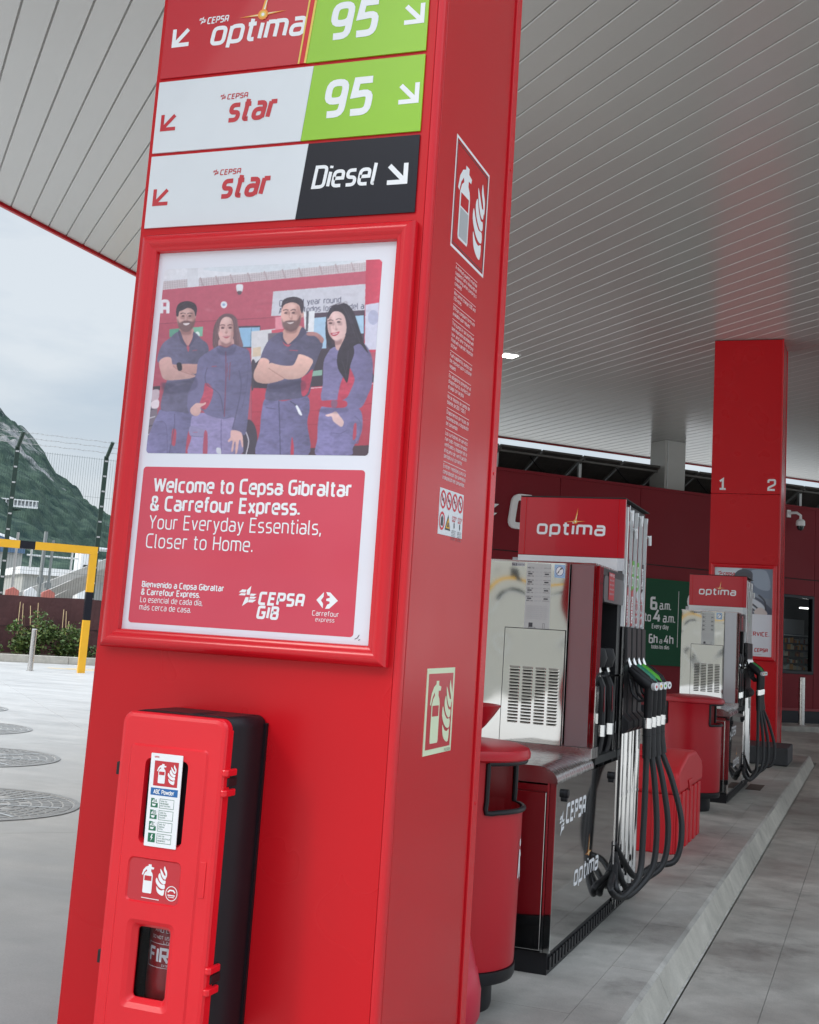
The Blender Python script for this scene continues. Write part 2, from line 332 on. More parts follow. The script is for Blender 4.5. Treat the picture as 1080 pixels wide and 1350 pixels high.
def text(mb, P, s, a0, a1, b, h, m, wt=.14, slant=0., rad=.22, off=.0008, gap=.26, rot=0):
    st, W = strokes(s, gap); sx = (a1-a0)/W if a1 is not None else h
    hw = wt*h/2
    for k, (q, cl) in enumerate(st):
        q2 = [((p[0]*sx+slant*p[1]*h), p[1]*h, *p[2:]) for p in q]
        pts = roundpoly(q2, rad*h, cl); pts2 = []
        for p in pts:
            if not pts2 or (p-pts2[-1]).length > 1e-6: pts2.append(p)
        if len(pts2) < 2: continue
        L, R = ribbon(pts2, hw, cl); n = len(L); o = off+.00012*(k % 5)
        vs = [P(a0+p.x, b+p.y, o) for p in R]+[P(a0+p.x, b+p.y, o) for p in L]
        mb.add(vs, [(i, (i+1) % n, n+(i+1) % n, n+i) for i in range(n if cl else n-1)], m)
def poly(mb, P, pts, m, off=.0008):
    n = len(pts); A = sum(pts[i][0]*pts[(i+1) % n][1]-pts[(i+1) % n][0]*pts[i][1] for i in range(n))
    if A < 0: pts = pts[::-1]
    mb.add([P(p[0], p[1], off) for p in pts], [tuple(range(n))], m)
def line(mb, P, pts, w, m, off=.0008, closed=False):
    L, R = ribbon([Vector(p) for p in pts], w/2, closed); n = len(L)
    mb.add([P(*p, off) for p in R]+[P(*p, off) for p in L], [(i, (i+1) % n, n+(i+1) % n, n+i) for i in range(n if closed else n-1)], m)
def ring(mb, P, c, ra, rb, w, m, off, n=20):
    line(mb, P, [(c[0]+ra*math.cos(2*math.pi*i/n), c[1]+rb*math.sin(2*math.pi*i/n)) for i in range(n)], w, m, off, True)
def disc(mb, P, c, ra, rb, m, off, n=18):
    poly(mb, P, [(c[0]+ra*math.cos(2*math.pi*i/n), c[1]+rb*math.sin(2*math.pi*i/n)) for i in range(n)], m, off)
def emblem(mb, P, a, b, h, m, off=.0008, sx=1.):      # company's four bladed pinwheel
    for pg in ([(.44,.56),(.44,.78),(.66,1.0),(.60,.56)], [(.40,.44),(.24,0),(.56,.22),(.56,.44)],
               [(.0,.66),(.18,.80),(.42,.80),(.36,.66)], [(.0,.52),(.14,.62),(.40,.62),(.36,.52)],
               [(.64,.48),(.60,.38),(.86,.38),(1.0,.48)], [(.60,.34),(.56,.2),(.80,.2),(1.0,.34)], [(.62,.52),(.66,.62),(.98,.62),(.84,.52)]):
        poly(mb, P, [(a+x*h*sx, b+y*h) for x, y in pg], m, off)
def starburst(mb, P, a, b, h, off, s=1.):
    for k, (w, m) in enumerate(((.16, ORG), (.10, YEL2), (.05, WPR))):
        poly(mb, P, [(a-w*h*.5, b), (a, b-w*h*.4), (a+w*h*.5, b), (a+.16*h, b+h*(1-.18*k))], m, off+.0002*k)
        poly(mb, P, [(a-h*(.75-.15*k), b-.02*h), (a, b-w*h*.28), (a+h*(.75-.15*k), b+.04*h), (a, b+w*h*.28)], m, off+.0006+.0002*k)
        disc(mb, P, (a+.01*h, b), w*h*1.0, w*h*1.0, (ORG, YEL2, WPR)[k], off+.0012+.0002*k, 12)
def arrow(mb, P, ax, b, h, dirx, m, off):
    f = lambda x, y: (ax+dirx*x*h, b+y*h)
    poly(mb, P, [f(*p) for p in ((0, 0), (1, 0), (1, .22), (.38, .22), (1.0, .84), (.84, 1.0), (.22, .38), (.22, 1), (0, 1))][::1], m, off)
def extinguisher_picto(mb, P, a0, b0, a1, b1, mw, mr, off=.0008, label_mat=None):
    X = lambda x, y: (a0+(a1-a0)*x, b0+(b1-b0)*y)
    body = [(.10,.02),(.42,.02),(.44,.06),(.44,.60),(.41,.68),(.36,.73),(.36,.80),(.45,.80),(.47,.86),(.36,.88),(.36,.95),(.24,.95),(.24,.90),(.14,.86),(.05,.76),(.0,.60),(.05,.58),(.10,.70),(.18,.78),(.20,.73),(.13,.68),(.08,.58),(.08,.06)]
    mb.add([P(*X(*p), off) for p in body][::-1] if True else [], [tuple(range(len(body)))], mw)
    poly(mb, P, [X(.12,.42),X(.40,.42),X(.40,.58),X(.12,.58)], mr, off+.0004)
    if label_mat: poly(mb, P, [X(.12,.05),X(.41,.05),X(.41,.40),X(.12,.40)], label_mat, off+.0004)
    fl = ([(.92,.02),(.78,.03),(.66,.12),(.62,.28),(.72,.20),(.84,.17),(.94,.20)],
          [(.95,.24),(.84,.22),(.70,.28),(.58,.42),(.60,.56),(.70,.44),(.82,.36),(.94,.36)],
          [(.96,.40),(.86,.38),(.72,.48),(.66,.62),(.72,.72),(.78,.60),(.88,.50),(.96,.50)],
          [(.96,.54),(.86,.56),(.76,.70),(.72,.86),(.82,.76),(.90,.66),(.97,.66)],
          [(.99,.60),(.93,.72),(.86,.84),(.88,.96),(.94,.86),(1.0,.76)])
    for k, q in enumerate(fl):
        poly(mb, P, [X(p.x, p.y) for p in catmull([(a, b, 0) for a, b in q], 3)], mw, off+.0001*k)

# ------------------------------------------------------------------ ground and road
gz = -.14
def slab(name, pts, z0, z1, m, **k):
    b = MB(); b.prism(frame((0,0,0),(1,0,0),(0,1,0),(0,0,1)), pts, z0, z1, m); return b.build(name, **k)
b = MB(); b.add([(-6000,-3000,-.30),(6000,-3000,-.30),(6000,6000,-.30),(-6000,6000,-.30)], [(0,1,2,3)], CONCR)
b.build('ground', kind='structure')
# pale forecourt slabs, square to the shop, with open saw joints
fore = bpy.data.objects.new('forecourt', None); COL.objects.link(fore); fore['kind'] = 'structure'; ROOT[fore] = Vector((0,0,0))
def clip(pts, a, b_, c):      # keep a*x+b*y<=c
    out = []
    for i in range(len(pts)):
        p, q = pts[i], pts[(i+1) % len(pts)]; fp, fq = a*p[0]+b_*p[1]-c, a*q[0]+b_*q[1]-c
        if fp <= 0: out.append(p)
        if fp*fq < 0:
            t = fp/(fp-fq); out.append((p[0]+(q[0]-p[0])*t, p[1]+(q[1]-p[1])*t))
    return out
us = [-33, -27, -21, -15, -9, -3.2, 3.1, 9.2, 15.4]; vs_ = [-22, -16, -9.5, -3, 3.4, 9.62, 15.75, 21.9, 28.1, 33.0, 37.7]
for i in range(len(us)-1):
    for j in range(len(vs_)-1):
        q = [uvp(us[i]+.002, vs_[j]+.002), uvp(us[i+1]-.002, vs_[j]+.002), uvp(us[i+1]-.002, vs_[j+1]-.002), uvp(us[i]+.002, vs_[j+1]-.002)]
        q = [(p.x, p.y) for p in q]; q = clip(q, 1, 0, -2.78)
        if len(q) > 2: slab('paving_slab', q, gz-.1, gz, GROUND_L, parent=fore)
b = MB(); jq = clip(clip([tuple(uvp(u, v)[:2]) for u, v in ((-33,-22),(15.4,-22),(15.4,37.7),(-33,37.7))], 1, 0, -2.775), 1, 0, 99); b.prism(frame((0,0,0),(1,0,0),(0,1,0),(0,0,1)), jq, gz-.11, gz-.006, mat('joint_fill', (.17,.165,.155), .85)); b.build('joint_filler', fore)
# driveway right of the island and beyond it
road = bpy.data.objects.new('road', None); COL.objects.link(road); road['kind'] = 'structure'; ROOT[road] = Vector((0,0,0))
ys = [-12, -6, -1.3, 3.7, 8.69, 13.7, 18.7, 23.7, 28.7, 34, 40, 48]
xs = [-.870, -.492, 4.5, 9.5, 14.5, 20, 28, 36, 46]
for i in range(len(xs)-1):
    for j in range(len(ys)-1):
        q = [(xs[i]+.002, ys[j]+.002), (xs[i+1]-.002, ys[j]+.002), (xs[i+1]-.002, ys[j+1]-.002), (xs[i]+.002, ys[j+1]-.002)]
        q = clip(q, -S2, S2, 21.2)
        if len(q) > 2: slab('paving_slab', q, gz-.1, gz, GROUND_R, parent=road)
b = MB(); jq = clip([(-.845,-12),(46,-12),(46,48),(-.845,48)], -S2, S2, 21.2); b.prism(frame((0,0,0),(1,0,0),(0,1,0),(0,0,1)), jq, gz-.11, gz-.005, mat('joint_fill_light', (.30,.29,.27), .85)); b.build('joint_filler', road)
for x0, x1 in ((-2.772, -.865),):
    for y0, y1 in ((20.6, 25.6), (25.6, 32), (-12, 2.0)):
        q = clip([(x0, y0+.004), (x1, y0+.004), (x1, y1-.004), (x0, y1-.004)], -S2, S2, 21.2)
        if len(q) > 2: slab('paving_slab', q, gz-.1, gz, GROUND_R, parent=road)
# pump island: kerb stones with a battered face, and the top slab
isl = bpy.data.objects.new('pump_island', None); COL.objects.link(isl); isl['kind'] = 'structure'; ROOT[isl] = Vector((0,0,0))
for y0, y1 in ((2.05, 5.2), (5.2, 8.9), (8.9, 12.9), (12.9, 16.4), (16.4, 20.0)):
    slab('top_slab', [(-2.60,y0+.001),(-1.168,y0+.001),(-1.168,y1-.001),(-2.60,y1-.001)], -.13, 0, ISLE, parent=isl)
y = 2.05
while y < 19.9:
    y1 = min(y+1.0, 20.0)
    k = MB(); Pk = lambda a, b, d: Vector((a, d, b))
    for sgn, xa, xb, xc in ((1, -1.166, -.945, -.885), (-1, -2.604, -2.70, -2.765)):
        pts = [(xa, -.14), (xa, 0), (xb-.02*sgn, 0), (xb, -.012), (xc, -.14)]
        vs = [(a, y+.0015, b_) for a, b_ in pts]+[(a, y1-.0015, b_) for a, b_ in pts]; n = 5
        fs = [(0,1,2,3,4), (9,8,7,6,5)]+[(i, i+5, (i+1) % 5+5, (i+1) % 5) for i in range(5)]
        if sgn < 0: fs = [f[::-1] for f in fs]
        k.add(vs, fs[:3]+fs[4:], KERBM) if 0 else (k.add(vs, [fs[i] for i in (0,1,2,5,6)], KERBM), k.add(vs, [fs[3], fs[4]], ISLE if 1 else KERBM))
    k.build('kerb_stone', isl); y = y1
k = MB()
for y0, y1 in ((20.003, 20.3), (1.7, 2.047)):
    k.prism(frame((0,0,0),(1,0,0),(0,1,0),(0,0,1)), [(-2.7,y0),(-1.2,y0),(-.99,y0) if y0 > 10 else (-.99,y0+.1),(-.99,y1-.12) if y0 > 10 else (-.99,y1),(-1.15,y1),(-2.6,y1)], -.14, 0, KERBM)
k.build('kerb_stone', isl, bevel=.02)
b = MB(); b.add([(-.886,2.05,gz+.003),(-.874,2.05,gz+.003),(-.874,20,gz+.003),(-.886,20,gz+.003)], [(0,1,2,3)], mat('mortar', (.50,.49,.46), .8, var=.3, vscale=12)); b.build('mortar_line', road)
# shop pavement
b = MB(); b.prism(frame((0,0,0),(1,0,0),(0,1,0),(0,0,1)), [tuple(uvp(u,v)[:2]) for u,v in ((10.2,21.22),(40,21.22),(40,22.4),(10.2,22.4))], gz-.1, -.03, GROUND_R)
b.build('pavement', kind='structure', bevel=.01)
# far kerb and planting bed
b = MB(); 
for i in range(24):
    b.obox(vplane(37.72), -4+i*1.0+.004, -3+i*1.0-.004, -.2, .08, 0, -.16, KERBM)
o = b.build('verge_kerb', bevel=.012, kind='structure')
b = MB(); b.obox(vplane(37.9), -8, 30, -.3, .05, 0, -3.5, mat('soil', (.06,.045,.03), .9, var=.3, vscale=6)); b.build('planting_bed', kind='structure')
# painted parking lines
b = MB()
b.add([uvp(-6,32.72,gz+.004), uvp(12,32.72,gz+.004), uvp(12,32.83,gz+.004), uvp(-6,32.83,gz+.004)], [(0,1,2,3)], mat('line_white', (.72,.72,.70), .6, var=.1))
b.add([uvp(5.0,35.0,gz+.004), uvp(9,33.2,gz+.004), uvp(9,33.35,gz+.004), uvp(5.1,35.15,gz+.004)], [(0,1,2,3)], mat('line_yellow', (.75,.5,.15), .6, var=.1))
b.add([uvp(5.6,35.0,gz+.004), uvp(9.6,36.6,gz+.004), uvp(9.6,36.72,gz+.004), uvp(5.5,35.12,gz+.004)], [(0,1,2,3)], MATS['line_yellow'])
b.build('painted_marking', kind='structure')

# ------------------------------------------------------------------ manholes
MHG = 'round cast iron tank covers in the concrete'
for (u, v), lab in zip(((1.04,11.04),(1.36,14.31),(1.48,17.56),(1.52,20.8)),
        ('round cast iron tank cover in the concrete, nearest of the row', 'round patterned iron cover in the concrete, second nearest of the row',
         'round iron cover in the concrete, third of the row from the red column', 'round iron cover in the concrete, farthest of the row')):
    c = uvp(u, v, gz); t = thing('manhole_cover', lab, 'manhole cover', tuple(c), MHG)
    m = MB(); m.lathe(c, [(.93,-.05),(.93,.008),(.885,.008),(.885,-.03)], IRON, 64); m.build('rim', t)
    m = MB(); m.lathe(c, [(.885,-.012),(0,-.012)], IGAP, 48)
    m.build('plate', t)
    m = MB(); rings = 9
    for r in range(rings):
        ra, rb = .10+r*.086+.009, .10+(r+1)*.086-.009; nseg = 10+r*6
        for i in range(nseg):
            a0 = 2*math.pi*(i+(r % 2)*.5)/nseg+.010/ra; a1 = 2*math.pi*(i+1+(r % 2)*.5)/nseg-.010/ra
            am = (a0+a1)/2
            if abs((am*4/math.pi+.5) % 1-.5) < .04/ra and r < 5: continue
            q = [(c.x+rr*math.cos(a), c.y+rr*math.sin(a)) for rr, a in ((ra,a0),(rb,a0),(rb,a1),(ra,a1))]
            m.add([(x, y_, gz+.004) for x, y_ in q]+[(x, y_, gz-.013) for x, y_ in q], [(3,2,1,0),(0,1,5,4),(1,2,6,5),(2,3,7,6),(3,0,4,7)], IRON)
    m.build('tread_studs', t, kind='stuff')
    m = MB()
    for kx in range(4):
        a = kx*math.pi/4+.39; d = Vector((math.cos(a), math.sin(a), 0)); n_ = Vector((-d.y, d.x, 0))*.016
        m.add([c+d*.8-n_+Vector((0,0,.007)), c+d*.8+n_+Vector((0,0,.007)), c-d*.8+n_+Vector((0,0,.007)), c-d*.8-n_+Vector((0,0,.007))], [(0,1,2,3)], GALV)
    m.build('rib', t)

# ------------------------------------------------------------------ canopy
CZ = 6.27
can = thing('canopy', 'big station canopy with pale metal plank ceiling and thin red edge above the pumps', 'canopy', (-5, 8, CZ))
XE = -9.95; VF = 25.9; VN = 2.8; pitchp = .2583
b = MB()
poly4 = [(XE, 36.6+XE+.03), (XE, VN*math.sqrt(2)+XE), tuple(uvp(27, VN)[:2]), tuple(uvp(27, VF)[:2])]
b.prism(frame((0,0,0),(1,0,0),(0,1,0),(0,0,1)), poly4, CZ+.017, CZ+.75, CGAP); b.build('deck', can)
k0 = -68
for k in range(k0, 100):
    ua, ub = 1.15+k*pitchp+.0065, 1.15+(k+1)*pitchp-.0065
    def vend(u): return min(VF, u+14.05)
    va, vb = vend(ua), vend(ub)
    if va < VN+.1 or ub > 27: continue
    prof = [(ua, .016), (ua, .006), (ua+.005, 0), (ub-.005, 0), (ub, .006), (ub, .016)]
    vs = [uvp(u, VN, CZ+z) for u, z in prof]+[uvp(u, vend(u), CZ+z) for u, z in prof]
    fs = [(i, i+1, i+7, i+6) for i in range(5)]+[(0,5,4,3,2,1), (6,7,8,9,10,11)]
    b = MB(); b.add(vs, fs, CEIL); b.build('ceiling_plank', can)
b = MB(); b.box((XE-.05, VN*1.414+XE, CZ-.035), (XE-.004, 36.6+XE, CZ+.78), RED); b.build('fascia', can)
b = MB(); b.obox(vplane(VF), 11.8, 27, CZ-.03, CZ+.78, -.004, -.05, RED); b.build('fascia', can)
b = MB(); b.obox(vplane(VN), -16.2, 27, CZ-.03, CZ+.78, .05, .004, RED); b.build('fascia', can)
for (u, v), lab in zip(((9.67, 18.12), (18.9, 12.0)), ('small lit square lamp in the canopy ceiling beside the red column', 'lit lamp in the canopy ceiling to the right of the far column')):
    t = thing('ceiling_lamp', lab, 'lamp', tuple(uvp(u, v, CZ)), 'lamps in the canopy ceiling')
    Pz = frame(uvp(u, v, CZ), UU, VV, (0,0,-1))
    m = MB(); m.prism(Pz, rrect(-.16,-.16,.16,.16,.02), -.012, .014, WHT); m.build('housing', t)
    m = MB(); m.prism(Pz, rrect(-.125,-.125,.125,.125,.02), .0145, .019, LAMPM); m.build('diffuser', t)
t = thing('canopy_post', 'pale grey square steel post rising behind the shop roof to the canopy', 'post', tuple(uvp(17.0, 23.6, 0)))
m = MB(); m.obox(vplane(23.32), 16.72, 17.30, -.1, CZ, 0, -.6, mat('post_grey', (.50,.50,.48), .4, var=.04)); m.build('shaft', t, bevel=.01)
m = MB(); m.obox(vplane(23.30), 16.78, 16.80, 0, CZ-.01, 0, -.03, GALV); m.build('seam', t)

# ------------------------------------------------------------------ shop building
BV = 22.27
shop = thing('shop_building', 'long low dark red clad shop with white lettering behind the pumps', 'building', tuple(uvp(14, BV, 0)))
PB = vplane(BV)
b = MB()
b.obox(PB, 10.2, 19.36, .24, 4.90, -.03, -6, DARK); b.obox(PB, 20.32, 36, .24, 4.90, -.03, -.19, DARK); b.obox(PB, 22.96, 36, .24, 4.90, -.2, -6, DARK); b.obox(PB, 19.36, 20.32, 2.87, 4.90, -.03, -.2, DARK); b.obox(PB, 19.36, 20.32, .24, 1.08, -.03, -.2, DARK)
b.build('wall', shop)
us_ = [10.2, 11.25, 13.3, 15.35, 17.35, 19.36]
for i in range(len(us_)-1):
    m = MB(); m.obox(PB, us_[i]+.006, us_[i+1]-.006, 3.262, 4.90, 0, -.028, DRED); m.build('cladding_panel', shop)
    m = MB(); m.obox(PB, us_[i]+.006, us_[i+1]-.006, .30, 3.238, 0, -.028, DRED); m.build('cladding_panel', shop)
us2 = [20.32, 22.4, 24.5, 26.6, 28.7, 30.8, 33, 36]
for i in range(len(us2)-1):
    m = MB(); m.obox(PB, us2[i]+.006, us2[i+1]-.006, 3.262, 4.90, 0, -.028, DRED); m.build('cladding_panel', shop)
    m = MB(); m.obox(PB, us2[i]+.006, us2[i+1]-.006, .30, 3.238, 0, -.028, DRED); m.build('cladding_panel', shop)
m = MB(); m.obox(PB, 19.366, 20.314, 3.262, 4.90, 0, -.028, DRED); m.build('cladding_panel', shop)
m = MB(); m.obox(PB, 19.366, 20.314, 2.88, 3.238, 0, -.028, DRED); m.build('cladding_panel', shop)
m = MB(); m.obox(PB, 19.366, 20.314, .30, 1.07, 0, -.028, DRED); m.build('cladding_panel', shop)
m = MB(); m.obox(PB, 10.2, 36, 4.90, 4.96, .03, -.2, DRED); m.build('parapet_cap', shop)
m = MB(); m.obox(PB, 10.2, 36, .245, .298, .035, -.028, DREDB); m.build('ledge', shop)
m = MB(); m.obox(PB, 10.2, 36, -.03, .24, .004, -.1, NAVY); m.build('plinth', shop)
m = MB(); m.obox(PB, 10.2, 36, 4.86, 4.9, -.2, -8, CGAP); m.build('roof', shop)
# window with dark frame and a stocked room behind it
m = MB()
for a0, a1, b0, b1 in ((19.366,19.42,1.08,2.87),(20.26,20.314,1.08,2.87),(19.42,20.26,1.08,1.14),(19.42,20.26,2.81,2.87)):
    m.obox(PB, a0, a1, b0, b1, .012, -.12, NAVY)
wf = m.build('window_frame', shop)
gm = bpy.data.materials.new('window_glass'); gm.use_nodes = True; gb = gm.node_tree.nodes['Principled BSDF']
gb.inputs['Base Color'].default_value = (.75,.8,.82,1); gb.inputs['Transmission Weight'].default_value = 1; gb.inputs['Roughness'].default_value = .02; gb.inputs['IOR'].default_value = 1.12
m = MB(); m.obox(PB, 19.42, 20.26, 1.14, 2.81, -.05, -.056, gm); m.build('pane', wf)
m = MB(); c1 = (.12,.13,.13)
m.obox(PB, 19.3, 22.9, 1.0, 3.0, -2.2, -2.25, mat('room_wall', (.10,.11,.12), .7))
m.obox(PB, 19.3, 22.9, 1.0, 1.04, -.2, -2.2, mat('room_floor', (.2,.19,.18), .6)); m.obox(PB, 19.3, 22.9, 2.9, 2.95, -.2, -2.2, DARK)
m.obox(PB, 19.2, 19.24, 1.0, 2.95, -.2, -2.2, DARK); m.obox(PB, 22.9, 22.94, 1.0, 2.95, -.2, -2.2, DARK); m.build('room_lining', wf)
m = MB(); m.obox(PB, 19.5, 21.3, 1.95, 1.97, -.5, -.9, WHT); m.obox(PB, 20.1, 20.75, 1.99, 2.34, -.8, -.84, GPR); m.build('shelf', wf)
m = MB()
cols = [mat('goods_a', (.7,.32,.08), .5), mat('goods_b', (.7,.6,.42), .5), mat('goods_c', (.25,.08,.05), .5), mat('goods_d', (.12,.14,.12), .5), mat('goods_e', (.5,.5,.48), .5)]
for r in range(5):
    for i in range(34):
        a = 19.44+i*.052; h = random.uniform(.06,.13)
        m.obox(PB, a, a+.042, 1.16+r*.155, 1.16+r*.155+h, -.5-r*.03, -.6-r*.03, random.choice(cols))
m.build('goods', wf, kind='stuff')
m = MB(); m.obox(PB, 20.75, 21.15, 2.62, 2.65, -.9, -.98, STRIP); m.build('strip_light', wf)
# wall letters
m = MB(); Pl = vplane(BV-.06)
def stroke3d(mb, P, s, a0, a1, b, h, mt, wt, slant, rad, d0, d1, gap=.26):
    st, W = strokes(s, gap); sx = (a1-a0)/W
    for q, cl in st:
        q2 = [((p[0]*sx+slant*p[1]*h), p[1]*h, *p[2:]) for p in q]; pts = roundpoly(q2, rad*h, cl); L, R = ribbon(pts, wt*h/2, cl); n = len(L)
        vs = [P(a0+p.x, b+p.y, d) for d in (d0, d1) for p in (*R, *L)]
        fs = []
        for i in range(n if cl else n-1):
            j = (i+1) % n
            fs += [(2*n+i, 2*n+j, 3*n+j, 3*n+i), (i, j, 2*n+j, 2*n+i), (n+j, n+i, 3*n+i, 3*n+j)]
        if not cl: fs += [(0, 2*n, 3*n, n), (n-1, 2*n-1, 4*n-1, 3*n-1)]
        mb.add(vs, fs, mt)
stroke3d(m, PB, 'CEPS@', 12.12, 14.75, 3.78, .60, WPR, .22, .12, .2, .01, .09, .32); m.build('lettering', shop)
m = MB()
for pg in ([(.44,.56),(.44,.78),(.66,1.0),(.60,.56)], [(.40,.44),(.24,0),(.56,.22),(.56,.44)], [(.0,.66),(.18,.80),(.42,.80),(.36,.66)], [(.0,.52),(.14,.62),(.40,.62),(.36,.52)],
           [(.62,.50),(.66,.66),(1.06,.66),(.86,.50)], [(.60,.44),(.56,.26),(.80,.26),(1.02,.44)]):
    m.prism(PB, [(10.9+x*.85, 3.62+y*.85) for x, y in pg], .01, .09, WPR)
m.build('emblem', shop)
# solar panels on frames over the roof, seen from beneath
sa = thing('solar_array', 'row of tilted solar panels on struts along the shop roof', 'solar panels', tuple(uvp(14, 24, 5)))
T0, T1 = uvp(0, 24.9, 4.98), uvp(0, 23.5, 5.66); tilt = (T1-T0); tl = tilt.length; tn = tilt.normalized(); nn = UU.cross(tn).normalized()
if nn.z > 0: nn = -nn
for i in range(16):
    u = 10.3+i*1.08
    Pp = frame(T0+UU*u, UU, tn, nn)
    fr = MB(); fr.obox(Pp, 0, 1.04, 0, tl, 0, -.012, PANEL); o = fr.build('solar_panel', sa)
    q = MB()
    for a, a2, b0, b1 in ((0,.03,0,tl),(1.01,1.04,0,tl),(.03,1.01,0,.03),(.03,1.01,tl-.03,tl)): q.obox(Pp, a, a2, b0, b1, .03, -.014, PFRAME)
    for kx in range(1, 6): q.obox(Pp, kx*.173-.002, kx*.173+.002, .03, tl-.03, .002, .001, PFRAME)
    for kx in range(1, 9): q.obox(Pp, .03, 1.01, kx*.173-.002, kx*.173+.002, .003, .0022, PFRAME)
    q.build('panel_frame', o)
for i in range(8):
    u = 10.3+i*2.16
    m = MB(); m.obox(vplane(23.7), u, u+.07, 4.9, 5.6, 0, -.07, GALV); m.build('strut', sa)
    m = MB(); m.tube([uvp(u+.03, 24.8, 4.98), uvp(u+.03, 23.55, 5.60)], .035, PFRAME, 6); m.build('rail', sa)
m = MB(); m.tube([uvp(10.3, 23.62, 5.55), uvp(27, 23.62, 5.55)], .03, PFRAME, 6); m.build('rail', sa)
for i in range(6):
    u = 11+i*2.3; m = MB(); m.tube([p for p in catmull([tuple(uvp(u,23.65,5.5)), tuple(uvp(u+.25,23.7,5.3)), tuple(uvp(u+.6,23.7,5.12)), tuple(uvp(u+.8,23.7,5.35))], 4, False)], .012, BLK, 5); m.build('cable', sa)
# opening hours sign
t = thing('hours_sign', 'dark green opening hours board on the dark red shop wall', 'sign', tuple(uvp(16.4, BV, 2)))
m = MB(); m.prism(PB, rrect(15.50, 1.09, 17.9, 2.95, .04), .012, .045, DGRN); m.build('board', t)
m = MB(); f = .046
text(m, PB, '6', 15.70, 15.83, 2.30, .23, WPR, .24, 0, .12, f); text(m, PB, 'a.m.', 15.93, 16.21, 2.30, .17, WPR, .15, 0, .1, f)
text(m, PB, 'to', 15.545, 15.69, 2.03, .17, WPR, .15, 0, .1, f); text(m, PB, '4', 15.79, 15.94, 2.03, .25, WPR, .2, 0, .1, f); text(m, PB, 'a.m.', 16.03, 16.33, 2.03, .17, WPR, .15, 0, .1, f)
text(m, PB, 'Every day', 15.74, 16.17, 1.88, .09, WPR, .15, 0, .1, f)
text(m, PB, '6h', 15.68, 15.88, 1.57, .17, WPR, .18, 0, .1, f); text(m, PB, 'a', 15.95, 16.01, 1.57, .1, WPR, .15, 0, .1, f); text(m, PB, '4h', 16.08, 16.30, 1.57, .17, WPR, .18, 0, .1, f)
text(m, PB, 'todos los días', 15.74, 16.20, 1.45, .075, WPR, .15, 0, .1, f)
line(m, PB, [(16.42, 1.5), (16.42, 2.72)], .012, WPR, f)
ring(m, PB, (16.82, 2.52), .14, .17, .06, WPR, f)
m.build('lettering', t)
# camera dome
t = thing('security_camera', 'white dome security camera on a bracket on the dark red wall', 'camera', tuple(uvp(19.6, BV, 4.5)))
c = uvp(19.62, BV-.28, 0)
m = MB(); m.tube([uvp(19.5, BV, 4.74), uvp(19.5, BV-.1, 4.76), uvp(19.56, BV-.22, 4.76), uvp(19.62, BV-.28, 4.70), uvp(19.62, BV-.28, 4.60)], .032, WPR, 8); m.obox(PB, 19.45, 19.55, 4.66, 4.83, .03, 0, WPR); m.build('bracket', t, smooth=True)
m = MB(); m.lathe((c.x, c.y, 0), [(.0,4.62),(.06,4.61),(.10,4.57),(.105,4.48),(.095,4.455)], WPR, 20); m.build('housing', t, smooth=True)
m = MB(); m.lathe((c.x, c.y, 0), [(.085,4.46),(.082,4.41),(.055,4.36),(0,4.34)], DGLASS, 20); m.build('lens_dome', t, smooth=True)
# bollards
def bollard(x, y, z0, z1, lab, r=.055, grp='stainless steel bollards'):
    t = thing('bollard', lab, 'bollard', (x, y, z0), grp)
    m = MB(); m.lathe((x, y, 0), [(r,z0),(r,z1-.01),(r-.008,z1),(0,z1)], STEELR, 20); m.build('post', t, smooth=True)
    m = MB(); m.lathe((x, y, 0), [(r+.035,z0),(r+.035,z0+.008),(r,z0+.008)], STEELR, 20); m.build('base_ring', t)
p = uvp(19.52, 21.75, -.03); bollard(p.x, p.y, -.03, 1.02, 'slim steel bollard in front of the shop window on the right', .07)
p = uvp(4.33, 33.1, gz); bollard(p.x, p.y, gz, .92, 'short steel bollard beside the yellow barrier post on the left', .07)

